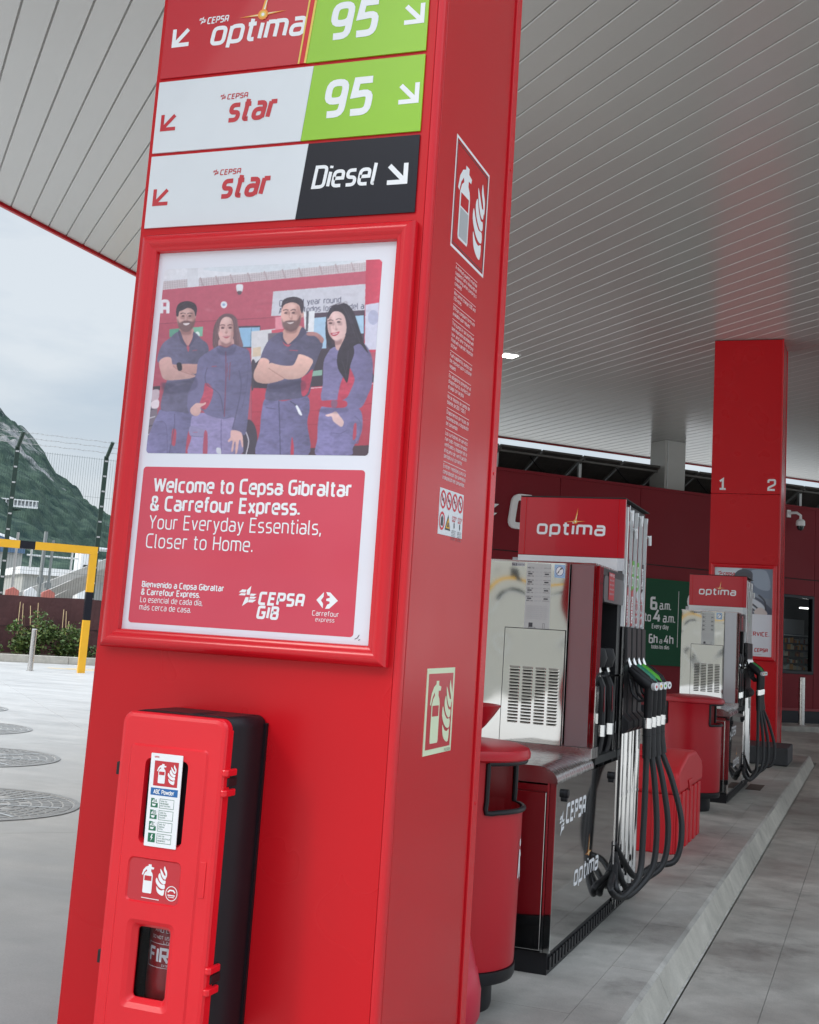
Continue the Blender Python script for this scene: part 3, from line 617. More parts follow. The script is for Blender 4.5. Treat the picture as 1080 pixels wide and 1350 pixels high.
# ------------------------------------------------------------------ columns
def column(y0, lab, near):
    t = thing('red_column', lab, 'column', (-1.9, y0+.43, 0), 'red canopy columns')
    xl, xr, dy = -2.45, -1.36, .865; y1 = y0+dy
    if not near: xl = -2.40
    m = MB(); m.box((xl+.03, y0+.03, 0), (xr-.03, y1-.03, CZ), mat('column_core', (.2,.004,.008), .6)); m.build('core', t)
    seams = [0.02, CZ-.01] if near else [0.14, 3.86, CZ-.01]
    for z0, z1 in zip(seams[:-1], seams[1:]):
        m = MB(); m.box((xl+.004, y0, z0+.003), (xr-.022, y0+.026, z1-.003), RED); m.build('front_panel', t, bevel=.003)
    m = MB(); m.box((xr-.026, y0+.052, .02), (xr-.004, y1-.072, CZ-.004), REDS); m.build('side_panel', t, bevel=.003)
    # profiled corner strips
    m = MB(); m.prism(frame((0,0,0),(1,0,0),(0,1,0),(0,0,1)), [(xr-.021,y0+.001),(xr-.012,y0+.002),(xr-.004,y0+.006),(xr,y0+.014),(xr,y0+.034),(xr-.021,y0+.034)], .02, CZ-.004, REDF); m.build('corner_trim', t, smooth=True, auto=50)
    m = MB(); m.prism(frame((0,0,0),(1,0,0),(0,1,0),(0,0,1)), [(xr-.03,y1-.066),(xr+.004,y1-.066),(xr+.004,y1-.004),(xr-.004,y1),(xr-.03,y1)], .02, CZ-.004, REDF); m.build('corner_trim', t, bevel=.002)
    m = MB(); m.box((xl, y0+.002, .02), (xl+.003, y1, CZ-.004), REDF); m.build('side_panel', t)
    m = MB(); m.box((xl, y1-.002, .02), (xr-.02, y1, CZ-.004), REDF); m.build('back_panel', t)
    if not near:
        m = MB(); m.box((xl, y0-.004, 0), (xr, y0+.9, .135), NAVY); m.build('plinth', t)
        P = front(y0-.001); m = MB(); text(m, P, '1', -2.27, -2.19, 3.93, .15, WPR, .2, 0, .1, .002); m.build('number', t); m = MB(); text(m, P, '2', -1.55, -1.455, 3.93, .15, WPR, .2, 0, .12, .002); m.build('number', t)
    if near:
        m = MB()
        for z in (.9, 2.1, 3.3, 4.5):
            for y_ in (y1-.035,): m.tube([(xr+.003, y_, z), (xr+.0065, y_, z)], .006, REDF, 10)
        m.build('rivet', t, kind='stuff')
    return t
C1 = column(3.52, 'big red square column in front carrying the price panels and the poster case', True)
C2 = column(18.9, 'tall red column beyond the second pump marked 1 and 2', False)
t = thing('kerb_bumper', 'dark block bumper at the foot of the far red column', 'bumper', (-1.7, 18.2, 0))
m = MB(); m.box((-2.5, 17.7, 0), (-1.125, 18.75, .24), mat('bumper_black', (.03,.032,.036), .6, var=.2, vscale=5)); m.build('block', t, bevel=.02)

def poster_case(y0, lab, xl=-2.415):
    t = thing('poster_case', lab, 'poster frame', (-1.9, y0, 2.1), 'red poster cases on the columns')
    a0, a1, b0, b1 = xl, -1.398, 1.384, 2.798
    prof = [(0, -.0), (0, .030), (.008, .042), (.022, .048), (.036, .044), (.044, .036), (.052, .034), (.060, .028), (.062, .0)]
    P = front(y0-.001)
    corners = [(a0, b0), (a1, b0), (a1, b1), (a0, b1)]
    for i in range(4):
        (xa, za), (xb, zb) = corners[i], corners[(i+1) % 4]
        cx, cz = (a0+a1)/2, (b0+b1)/2
        vs = []
        for (x, z) in ((xa, za), (xb, zb)):
            sx_, sz_ = (1 if x < cx else -1), (1 if z < cz else -1)
            for w, d in prof: vs.append(P(x+sx_*w, z+sz_*w, d))
        n = len(prof); m = MB(); m.add(vs, [(k, n+k, n+k+1, k+1) for k in range(n-1)], REDF); m.build('frame_rail', t, smooth=True, auto=40)
    m = MB(); m.prism(P, rrect(a0+.058, b0+.058, a1-.058, b1-.058, .004), .0, .008, POST); pp = m.build('poster', t)
    return t, pp, P

# ------------------------------------------------------------------ fuel panels on the front column
PF = front(3.52-.001)
def fuel_row(b0, b1, da, db, kind, lab):
    t = thing('fuel_sign', lab, 'sign', (-1.9, 3.5, b0), 'fuel grade signs on the front column')
    a0, a1 = -2.431, -1.413
    lm, rm = {'opt': (RPR, GRN), '95': (SIGNW, GRN), 'diesel': (SIGNW, NAVY)}[kind]
    m = MB(); m.prism(PF, [(a0, b0), (da, b0), (db, b1), (a0, b1)], 0, .006, lm); m.build('left_field', t)
    m = MB(); m.prism(PF, [(da+.001, b0), (a1, b0), (a1, b1), (db+.001, b1)], 0, .006, rm); m.build('right_field', t)
    if kind == 'opt':
        m = MB()
        m.prism(PF, [(da-.022, b0), (da+.0, b0), (db+.0, b1), (db-.022, b1)], .0062, .007, REDF)
        m.prism(PF, [(da-.030, b0), (da-.024, b0), (db-.024, b1), (db-.030, b1)], .0062, .0072, YEL2)
        m.prism(PF, [(da-.006, b0), (da+.002, b0), (db+.002, b1), (db-.006, b1)], .0072, .0078, YEL2)
        m.build('divider', t)
    f = .0068; mt = RPR if kind != 'opt' else WPR
    c = b0; m = MB()
    if kind == 'opt':
        arrow(m, PF, -2.396, c+.115, .070, 1, WPR, f); m.build('arrow', t); m = MB()
        emblem(m, PF, -2.292, c+.192, .030, WPR, f); text(m, PF, 'CEPS@', -2.256, -2.175, c+.192, .022, WPR, .2, .15, .15, f, .3)
        text(m, PF, 'optima', -2.232, -1.875, c+.112, .080, WPR, .19, .16, .2, f, .26)
        starburst(m, PF, -2.035, c+.200, .125, f+.001)
    else:
        arrow(m, PF, -2.408, c+.080, .062, 1, RPR, f); m.build('arrow', t); m = MB()
        emblem(m, PF, -2.175, c+.176, .024, RPR, f); text(m, PF, 'CEPS@', -2.145, -2.068, c+.178, .017, RPR, .2, .15, .15, f, .3)
        text(m, PF, 'star', -2.133, -1.960, c+.098, .076, RPR, .22, .2, .2, f, .3)
    m.build('brand_name', t); m = MB()
    if kind == 'diesel': text(m, PF, 'Diesel', -1.785, -1.565, c+.108, .070, WPR, .17, .15, .2, f, .26)
    else: text(m, PF, '95', -1.765, -1.610, c+.085, .112, WPR, .22, .14, .22, f, .32)
    m.build('grade_name', t); m = MB()
    arrow(m, PF, -1.425-(.02 if kind == 'diesel' else 0), c+.098, .072, -1, WPR, f)
    m.build('arrow', t)
fuel_row(2.834, 3.099, -1.842, -1.815, 'diesel', 'lowest fuel sign, white with red wording and a black Diesel half')
fuel_row(3.112, 3.380, -1.847, -1.820, '95', 'middle fuel sign, white with red wording and a green 95 half')
fuel_row(3.394, 3.700, -1.852, -1.822, 'opt', 'top fuel sign, red with white wording and a green 95 half')

# ------------------------------------------------------------------ poster with the printed staff photograph
case, paper, PP = poster_case(3.52, 'red framed poster case with staff photograph and welcome text on the front column')
# print area: painted as a colour attribute on a fine grid lying on the paper; colours include the glass reflection's pale wash
def vnoise(x, y, seed=0):
    xi, yi = np.floor(x).astype(int), np.floor(y).astype(int); xf, yf = x-xi, y-yi
    h = lambda a, b: (np.sin(a*127.1+b*311.7+seed*17.3)*43758.5453) % 1
    u, v = xf*xf*(3-2*xf), yf*yf*(3-2*yf)
    return (h(xi,yi)*(1-u)+h(xi+1,yi)*u)*(1-v)+(h(xi,yi+1)*(1-u)+h(xi+1,yi+1)*u)*v
def fbm(x, y, o=5, seed=0):
    s = 0; a = .5
    for k in range(o): s = s+a*vnoise(x*2**k, y*2**k, seed+k); a *= .5
    return s
W_, H_ = 1080, 909
class Canvas:
    def __init__(s, w, h, sc):
        s.sc = sc; s.w, s.h = int(w*sc), int(h*sc); s.im = np.ones((s.h, s.w, 3))*np.array([.87,.88,.92])
        s.yy, s.xx = np.mgrid[0:s.h, 0:s.w]+.5
    def mask(s, pts):
        P = np.array(pts, float)*s.sc; x0, x1 = int(max(0, P[:,0].min()-2)), int(min(s.w, P[:,0].max()+3)); y0, y1 = int(max(0, P[:,1].min()-2)), int(min(s.h, P[:,1].max()+3))
        if x1 <= x0 or y1 <= y0: return None
        acc_ = np.zeros((y1-y0, x1-x0))
        for ox, oy in ((-.25,-.25),(.25,-.25),(-.25,.25),(.25,.25)):
            X, Y = s.xx[y0:y1, x0:x1]+ox, s.yy[y0:y1, x0:x1]+oy; ins = np.zeros(X.shape, bool)
            for i in range(len(P)):
                (ax, ay), (bx, by) = P[i-1], P[i]
                if ay == by: continue
                c = ((ay > Y) != (by > Y)) & (X < (bx-ax)*(Y-ay)/(by-ay)+ax); ins ^= c
            acc_ += ins
        return (slice(y0, y1), slice(x0, x1)), acc_/4
    def fill(s, pts, col, smooth=True, a=1., shade=None, fold=0., blur=0):
        if smooth: pts = [(p.x, p.y) for p in catmull([(x, y, 0) for x, y in pts], 5)]
        r = s.mask(pts)
        if r is None: return
        sl, mk = r; c = np.array(col)/255.
        if blur:
            for _ in range(blur):
                q = np.pad(mk, 1); mk = (q[1:-1,1:-1]*2+q[:-2,1:-1]+q[2:,1:-1]+q[1:-1,:-2]+q[1:-1,2:])/6
        cc = np.ones(mk.shape+(3,))*c
        X = s.xx[sl]/s.sc; Y = s.yy[sl]/s.sc
        if shade:                                   # (dx,dy,amount): the printed photo's own modelling
            dx, dy, am = shade; P = np.array(pts); t = (X-P[:,0].mean())*dx+(Y-P[:,1].mean())*dy
            t = t/(np.abs(t).max()+1e-6); cc = cc*(1+am*t)[..., None]
        if fold:
            wx = X+26*fbm(X/60, Y/60, 3, 3); wy = Y+26*fbm(X/60, Y/60, 3, 8)
            n = 1-2*np.abs(fbm(wx/34, wy/15, 4, 1)*1.06-.5)*2.2; n = n*.9+(fbm(X/9, Y/9, 2, 6)-.5)*.7-(fbm(X/70, Y/50, 2, 4)-.47)*2.2
            cc = cc*(1+2.3*fold*n)[..., None]
        mk = (mk*a)[..., None]; s.im[sl] = s.im[sl]*(1-mk)+np.clip(cc, 0, 1)*mk
    def line(s, pts, w, col, a=1., smooth=True):
        if smooth and len(pts) > 2: pts = [(p.x, p.y) for p in catmull([(x, y, 0) for x, y in pts], 5, False)]
        L, R = ribbon([Vector(p) for p in pts], w/2, False); s.fill([tuple(p) for p in L]+[tuple(p) for p in R[::-1]], col, False, a)
    def ell(s, cx, cy, rx, ry, col, a=1., shade=None, blur=0):
        s.fill([(cx+rx*math.cos(t*math.pi/8), cy+ry*math.sin(t*math.pi/8)) for t in range(16)], col, True, a, shade, 0, blur)
    def word(s, tx, x0, x1, y, h, col, wt=.12, dy=0, a=1.):
        st, W = strokes(tx, .26); sx = (x1-x0)/W
        for q, cl in st:
            pts = roundpoly([(p[0]*sx, p[1]*h, *p[2:]) for p in q], .2*h, cl); pts = [p for i, p in enumerate(pts) if i == 0 or (p-pts[i-1]).length > 1e-5]
            if cl: pts.append(pts[0])
            L, R = ribbon(pts, wt*h/2, False)
            for i in range(len(L)-1):
                s.fill([(x0+p.x, y-p.y+dy*p.x) for p in (L[i], L[i+1], R[i+1], R[i])], col, False, a)
cv = Canvas(W_, H_, .62)
Z6 = lambda L: [(.5896*x, .5896*y+85.3) for x, y in L]
Z7 = lambda L: [(.5894*x+426.3, .5894*y+85.3) for x, y in L]
F = cv.fill
# the printed backdrop
F([(60,100),(940,90),(940,240),(60,240)], (222,222,230), False)
F([(60,100),(940,90),(940,150),(60,190)], (226,226,232), False)
for a, c in ((.5,(205,210,222)),(.4,(212,222,226))): F([(240,150),(420,128),(700,120),(860,112),(700,150),(400,165)], c, True, a)
for x0, x1, y0 in ((92,186,196),(228,860,186)):
    F([(x0,y0),(x1,y0-(x1-x0)*.088),(x1,y0-(x1-x0)*.088+34),(x0,y0+30)], (196,184,188), False)
    x = x0
    while x < x1:
        yb = y0-(x-x0)*.088; cv.line([(x,yb),(x+1,yb+30)], 1.6, (150,132,138), .8, False); x += 9
    for k in range(4): cv.line([(x0,y0+4+k*8),(x1,y0-(x1-x0)*.088+4+k*8)], 1.2, (222,214,216), .8, False)
for x in (232,290,345,410,472,540,602,680,740,800): cv.line([(x,182-(x-232)*.09),(x+12,216-(x-232)*.09)], 5, (168,146,150), .8, False)
F([(184,140),(224,140),(222,232),(184,232)], (216,216,222), False)
F([(40,232),(230,216),(860,164),(900,164),(900,880),(20,880)], (181,80,100), False, shade=(0,1,-.08))
F([(40,360),(510,336),(510,600),(20,600)], (176,74,95), False, .7)
cv.line([(60,356),(510,336)], 2.5, (140,60,78), 1, False)
cv.word('@', 88, 112, 316, 46, (232,232,238), .26)
F([(506,238),(855,213),(853,318),(498,331)], (203,201,211), False)
cv.word('Open all year round', 530, 760, 294, 21, (72,72,92), .13, -.055); cv.word('Abierto todos los días del a', 528, 846, 322, 21, (72,72,92), .13, -.05)
F([(368,212),(392,212),(388,240),(372,240)], (226,226,230)); F([(372,236),(388,236),(384,248),(374,248)], (90,70,80)); cv.ell(321,286,12,13,(226,228,236)); cv.ell(321,286,6,5,(150,170,205))
F([(118,376),(243,368),(241,404),(118,406)], (92,150,128), False); F([(176,372),(243,368),(241,404),(176,404)], (120,178,150), False); cv.ell(222,398,9,12,(225,235,230))
F([(370,368),(458,366),(456,450),(372,450)], (70,60,75), False); F([(376,374),(456,372),(452,446),(378,446)], (142,182,214), False); cv.line([(425,372),(420,446)],3,(110,140,170),1,False)
F([(640,322),(850,312),(850,470),(640,470)], (74,58,74), False); F([(655,340),(705,336),(705,455),(655,455)], (165,196,222), False); F([(800,334),(846,332),(846,400),(806,400)], (165,200,226), False)
F([(424,388),(540,376),(540,520),(424,520)], (214,210,214), False); F([(500,384),(545,378),(545,392),(500,398)], (205,80,100), False); F([(430,450),(460,446),(460,480),(428,484)], (214,190,165), False); F([(486,396),(540,392),(540,470),(486,470)], (110,100,112), False)
F([(514,336),(545,332),(545,380),(514,382)], (226,140,155), False)
F([(620,316),(662,312),(658,392),(624,392)], (228,228,232), False); F([(630,314),(640,314),(636,390),(628,390)], (80,78,88), False)
F([(856,120),(905,118),(918,130),(904,470),(846,472)], (206,62,88), False, shade=(1,0,.08)); F([(853,292),(905,284),(894,462),(849,462)], (204,203,222), False); cv.ell(882,340,20,28,(176,178,205)); 
# the printed red car
F([(425,520),(470,480),(640,462),(840,458),(884,560),(882,870),(425,870)], (60,50,62), False)
F([(425,600),(560,606),(640,600),(884,585),(870,850),(425,850)], (182,58,78), False, shade=(0,1,-.12)); cv.line([(640,604),(880,590)], 3, (225,200,208), 1, False)
for q in ([(425,690),(640,690),(876,664)], [(425,742),(620,742),(870,725)]): cv.line(q, 2.5, (150,44,62), .8)
F([(648,540),(690,536),(688,556),(648,560)], (150,200,176), False, .8); F([(425,835),(870,820),(868,860),(425,862)], (70,52,62), False)
cv.ell(412,790,34,72,(66,58,72)); cv.line([(402,760),(414,800),(404,850)], 4, (196,188,200)); F([(425,500),(440,510),(432,600),(424,600)], (70,60,72))
F([(34,650),(60,640),(74,676),(64,840),(30,840)], (120,108,122)); 
for k in range(5): cv.line([(38,680+k*30),(66,672+k*30)], 4, (205,200,210) if k % 2 else (70,66,80), .9)
F([(58,590),(84,588),(84,604),(58,606)], (66,56,66), False); F([(54,606),(80,604),(76,640),(52,644)], (196,176,186)); F([(50,650),(78,640),(78,668),(56,672)], (230,215,222))
def head(Z, face, ry, rx, cx, cy, skin, eyes, mouth, male):
    pass
SK1, SK2, SK3, SK4 = (203,158,152), (217,171,166), (214,166,155), (226,186,182)
# ---- man one
T = Z6
F(T([(150,1000),(250,985),(348,1010),(350,1150),(335,1300),(50,1300),(90,1120),(125,1040)]), (108,104,142), True, 1, (1,0,-.12), .05)
F(T([(222,1130),(245,1140),(238,1230),(215,1215)]), (178,70,92)); F(T([(320,1150),(340,1160),(335,1290),(305,1280)]), (178,70,92)); cv.line(T([(235,1030),(232,1120),(200,1290)]), 3, (84,80,112), .8); cv.line(T([(120,1080),(180,1100),(190,1290)]), 2.5, (90,86,120), .7)
F(T([(258,512),(205,548),(158,585),(130,650),(130,705),(210,690),(212,760),(175,850),(148,1000),(240,1015),(345,1020),(370,900),(385,760),(400,690),(447,640),(440,590),(405,560),(350,512),(315,590)]), (92,88,114), True, 1, (1,0,-.10), .05)
F(T([(268,490),(345,485),(352,540),(318,600),(272,540)]), (190,140,136))
F(T([(284,555),(300,580),(318,600),(342,560),(350,540),(345,575),(330,600),(320,640),(305,600)]), (176,82,100)); F(T([(255,512),(268,505),(288,560),(312,606),(275,580)]), (80,76,102)); F(T([(352,510),(365,540),(345,590),(322,606),(345,555)]), (80,76,102))
cv.line(T([(345,632),(375,628)]), 2.5, (170,80,100), .9)
F(T([(250,720),(300,714),(382,716),(398,690),(392,740),(372,778),(300,770),(225,745),(215,718)]), (196,146,140), True, 1, (0,1,-.08))
F(T([(136,700),(170,672),(210,676),(222,722),(262,752),(320,772),(360,786),(358,800),(300,812),(200,818),(162,806),(144,760)]), SK1, True, 1, (0,1,-.12)); cv.line(T([(222,725),(262,756),(360,790)]), 2.2, (150,98,98), .8)
F(T([(247,712),(274,710),(280,752),(256,756)]), (40,38,50)); F(T([(160,840),(200,830),(330,822),(240,850),(170,880)]), (66,62,88), True, .5, blur=3)
F(T([(247,395),(246,430),(256,470),(275,500),(304,512),(334,500),(353,470),(366,425),(368,380),(330,352),(280,355)]), (196,150,144), True, 1, (1,0,-.08))
F(T([(249,425),(262,452),(280,446),(305,438),(332,444),(352,446),(364,420),(358,466),(338,498),(306,512),(274,500),(256,474)]), (98,70,74), True, .8, blur=3)
F(T([(286,457),(306,455),(328,456),(320,465),(305,470),(292,465)]), (228,214,216)); cv.line(T([(280,450),(306,446),(334,450)]), 2.2, (90,60,66), .9)
F(T([(244,410),(242,370),(255,335),(285,318),(325,316),(360,332),(374,360),(370,400),(364,412),(352,375),(318,358),(285,372),(262,382),(256,410)]), (48,40,50), True, 1, None, .08)
for x in (286,329): cv.ell(.5896*x, .5896*410+85.3, 5.5, 2.6, (60,40,44)); cv.line(T([(x-17,396),(x,391),(x+16,396)]), 3, (62,46,52), .95)
cv.line(T([(308,405),(312,432),(300,438)]), 2, (160,110,108), .8); cv.ell(.5896*270,.5896*430+85.3,8,7,(222,172,164),.5,None,2); cv.ell(.5896*344,.5896*428+85.3,7,7,(210,160,152),.5,None,2)
# ---- woman one
F(T([(345,1045),(440,1030),(560,1060),(640,1050),(640,1130),(650,1300),(338,1300),(340,1180)]), (134,124,164), True, 1, (1,0,-.08), .05)
F(T([(332,1112),(380,1118),(424,1140),(415,1178),(334,1172)]), (142,134,172)); cv.line(T([(334,1172),(415,1180)]), 2, (98,90,128), .8); F(T([(422,1150),(442,1160),(440,1296),(414,1296)]), (170,74,98)); cv.line(T([(530,1070),(528,1180),(532,1296)]), 3, (98,90,130), .8); cv.line(T([(350,1150),(380,1150)]),3,(178,90,110),.8); F(T([(500,1250),(525,1255),(528,1290),(500,1280)]), (205,205,215))
F(T([(500,440),(478,500),(474,600),(500,625),(560,600),(600,600),(665,612),(650,540),(636,480),(626,430),(590,400),(540,402)]), (108,78,86), True, 1, (1,0,.1))
F(T([(518,560),(600,555),(604,615),(560,625),(515,612)]), (196,148,146))
F(T([(520,600),(560,612),(600,592),(650,612),(698,630),(716,700),(722,800),(712,900),(702,1010),(682,1165),(640,1152),(598,1135),(615,1080),(600,1058),(540,1068),(440,1040),(405,1010),(350,1048),(318,1010),(316,950),(335,870),(368,790),(382,700),(412,662),(470,625)]), (101,97,131), True, 1, (1,0,-.07), .035)
F(T([(318,900),(345,860),(372,800),(392,720),(418,670),(408,760),(420,850),(400,950),(372,990),(335,1030),(316,980)]), (114,108,144), True, .7, blur=2)
F(T([(428,838),(462,858),(478,890),(460,960),(430,1005),(405,1000),(393,965),(415,905)]), (172,66,88), True, 1, None, .05)
cv.line(T([(440,740),(426,800),(440,850),(490,885),(525,930),(545,1040)]), 3.4, (78,74,104), .75); cv.line(T([(640,760),(655,850),(640,960),(600,1130)]), 4, (80,76,106), .7); cv.line(T([(700,700),(690,860),(660,1000)]), 4, (84,80,112), .5)
cv.line(T([(556,612),(558,800),(548,1055)]), 3.4, (124,62,90), .95); cv.line(T([(568,712),(566,800)]), 2, (140,66,90), .9); cv.line(T([(585,708),(580,822)]), 2.5, (140,66,90), .9); cv.line(T([(468,734),(500,732)]), 3.2, (160,80,104), .9)
F(T([(518,598),(560,612),(602,592),(598,625),(560,640),(522,622)]), (94,90,122)); cv.line(T([(518,598),(560,612),(602,592)]), 2.4, (170,80,100), .9)
F(T([(332,1006),(352,980),(375,965),(410,968),(430,960),(428,974),(398,992),(402,1012),(388,1040),(364,1046),(342,1034)]), SK2, True, 1, (0,1,-.08))
F(T([(592,1142),(640,1146),(662,1170),(668,1238),(660,1246),(650,1205),(642,1208),(630,1280),(618,1286),(620,1220),(612,1218),(603,1272),(592,1270),(600,1208),(576,1214),(572,1204),(588,1182)]), SK2, True, 1, (0,1,-.06))
F(T([(512,440),(508,500),(514,545),(535,580),(560,592),(588,578),(604,545),(608,495),(606,440),(585,412),(540,412)]), SK2, True, 1, (1,0,-.06))
F(T([(510,500),(505,460),(520,425),(550,405),(600,410),(622,440),(628,520),(640,600),(612,580),(606,520),(602,450),(575,420),(540,425),(520,460),(514,520)]), (104,76,84))
for x in (537,585): cv.ell(.5896*x, .5896*489+85.3, 6, 3.2, (70,46,52)); cv.line(T([(x-17,474),(x,467),(x+16,473)]), 2.6, (92,62,66), .95)
cv.line(T([(560,488),(556,520),(564,526)]), 2, (180,128,124), .8); F(T([(536,542),(560,540),(585,541),(562,556)]), (176,82,92)); cv.line(T([(540,544),(562,546),(582,544)]), 1.5, (235,220,220), .9)
cv.ell(.5896*525,.5896*525+85.3,8,8,(230,168,164),.5,None,2); cv.ell(.5896*594,.5896*525+85.3,7,8,(222,160,156),.5,None,2)
# ---- woman two
T = Z7
F(T([(440,1000),(510,1000),(590,1005),(680,1015),(702,1090),(690,1180),(640,1260),(620,1312),(412,1312),(414,1200),(418,1100)]), (106,100,140), True, 1, (1,0,-.1), .06)
cv.line(T([(600,1150),(560,1170),(500,1165)]), 2, (80,74,110), .8); cv.line(T([(650,1060),(690,1110),(670,1230),(645,1200),(655,1110)]), 4, (96,90,128), .9); F(T([(646,1120),(662,1110),(660,1190),(640,1210)]), (176,62,84))
F(T([(520,615),(480,660),(455,720),(450,850),(440,955),(520,985),(600,990),(690,1010),(745,900),(760,800),(760,700),(740,640),(700,590),(650,572),(600,610)]), (110,103,141), True, 1, (1,0,-.08), .045)
F(T([(606,735),(640,780),(652,830),(625,900),(598,945),(545,962),(556,880),(575,820),(592,790)]), (182,56,80), True, 1, None, .05)
F(T([(640,590),(700,590),(745,640),(768,720),(764,850),(740,920),(690,990),(620,1085),(580,1100),(530,1042),(580,990),(640,905),(654,830),(620,740),(606,660)]), (104,98,136), True, 1, (1,0,-.12), .04)
F(T([(444,962),(590,962),(586,1006),(440,996)]), (184,52,76)); F(T([(505,960),(540,964),(535,1004),(505,1000)]), (130,84,112))
F(T([(466,1052),(500,1042),(532,1030),(556,1058),(582,1096),(570,1128),(540,1112),(515,1090),(505,1062),(480,1062)]), SK4, True, 1, (1,1,-.08))
F(T([(484,400),(470,450),(468,540),(482,610),(500,630),(530,618),(600,640),(680,600),(720,640),(742,660),(712,590),(690,520),(664,440),(640,380),(600,342),(550,338),(505,362)]), (40,34,45), True, 1, None, .1)
F(T([(532,560),(592,540),(598,620),(545,640),(530,610)]), (208,164,158))
F(T([(484,420),(480,470),(486,520),(506,560),(540,585),(572,570),(598,530),(606,480),(598,420),(575,392),(520,390)]), SK4, True, 1, (1,0,-.07))
F(T([(484,440),(490,400),(530,372),(575,372),(606,410),(614,480),(602,540),(640,600),(650,660),(625,740),(606,846),(580,812),(548,760),(540,700),(552,640),(590,560),(602,500),(592,430),(560,395),(515,395)]), (38,32,43), True, 1, None, .1)
for x, y in ((500,466),(552,459)): cv.ell(.5894*x+426.3, .5894*y+85.3, 6.5, 3.2, (52,36,42)); cv.line(T([(x-18,y-15),(x,y-21),(x+18,y-16)]), 2.6, (60,42,48), .95)
cv.line(T([(518,466),(516,500),(528,504)]), 2, (196,146,142), .8); F(T([(500,530),(528,528),(558,520),(545,540),(525,549),(508,544)]), (180,52,70)); F(T([(509,534),(530,533),(549,528),(540,535),(520,539)]), (236,224,228))
cv.line(T([(496,364),(520,350),(560,342),(600,330),(606,344)]), 4, (168,160,170), .9); cv.line(T([(500,360),(540,346)]), 3, (60,50,60), .9)
# ---- man two
F(T([(90,940),(200,960),(345,928),(366,1010),(350,1100),(350,1312),(40,1312),(50,1150),(62,1020)]), (100,95,132), True, 1, (1,0,-.1), .06)
cv.line(T([(170,960),(175,1100),(180,1310)]), 4, (72,68,100), .8); F(T([(252,1190),(264,1240),(262,1308),(244,1308)]), (186,56,80)); F(T([(276,990),(290,992),(318,1048),(300,1046),(286,1016)]), (238,238,244)); cv.line(T([(240,960),(262,975),(280,990)]),3,(60,58,80),.9); cv.line(T([(90,1000),(150,1010)]),3,(78,74,104),.8)
F(T([(196,520),(130,552),(88,598),(55,690),(105,705),(120,760),(100,850),(86,945),(180,955),(330,935),(368,905),(384,790),(425,670),(450,600),(420,552),(345,518),(318,492),(300,560),(228,598)]), (82,78,104), True, 1, (1,0,-.12), .045)
F(T([(345,532),(380,520),(420,530),(456,565),(450,592),(436,588),(425,570),(400,548),(360,545)]), (170,118,116), True, 1, (0,1,-.1))
F(T([(312,822),(350,790),(386,762),(372,850),(352,912),(318,926)]), (172,56,80), True, 1, None, .04)
F(T([(208,500),(312,482),(312,545),(232,596),(196,558)]), (202,152,142)); F(T([(190,560),(205,575),(228,600),(262,578),(235,612),(205,600)]), (184,72,92)); F(T([(196,520),(186,555),(205,590),(226,600),(200,560)]), (70,66,92)); F(T([(318,490),(345,520),(300,570),(232,602),(290,545)]), (74,70,96))
cv.line(T([(238,636),(292,640)]), 3, (180,76,98), .95)
F(T([(52,690),(80,684),(110,702),(108,738),(150,772),(200,812),(190,826),(110,846),(40,840),(12,812),(14,770),(30,735)]), SK3, True, 1, (0,1,-.12))
F(T([(90,742),(118,716),(160,726),(220,736),(262,730),(285,690),(305,662),(385,698),(372,745),(340,792),(300,816),(225,822),(165,796),(120,770)]), (218,172,160), True, 1, (0,1,-.12)); cv.line(T([(105,748),(150,780),(205,815)]), 2.4, (160,110,104), .8); F(T([(110,850),(210,832),(310,826),(300,850),(180,880),(110,880)]), (58,55,78), True, .5, blur=3)
F(T([(190,360),(186,430),(196,480),(220,508),(252,516),(285,500),(306,460),(318,400),(310,350),(260,322),(215,325)]), (216,168,158), True, 1, (1,0,-.06))
cv.ell(.5894*320+426.3,.5894*408+85.3,6,12,(206,156,146))
F(T([(189,425),(198,455),(215,450),(245,444),(275,448),(292,440),(310,410),(308,460),(286,500),(252,517),(220,509),(196,484)]), (92,68,72), True, .8, blur=3)
F(T([(222,459),(245,458),(266,456),(258,464),(243,468),(230,464)]), (222,205,205)); cv.line(T([(212,453),(245,451),(276,449)]), 2.2, (86,58,64), .8)
F(T([(190,372),(190,335),(205,310),(245,296),(290,298),(322,318),(330,360),(320,402),(310,385),(300,350),(262,330),(220,338),(200,352)]), (52,44,54), True, 1, None, .06)
for x in (215,263): cv.ell(.5894*x+426.3, .5894*398+85.3, 6, 2.8, (62,44,48)); cv.line(T([(x-17,382),(x,376),(x+17,380)]), 3, (66,50,54), .95)
cv.line(T([(240,395),(236,425),(246,430)]), 2, (178,126,118), .8); cv.ell(.5894*208+426.3,.5894*436+85.3,7,7,(228,172,164),.5,None,2)
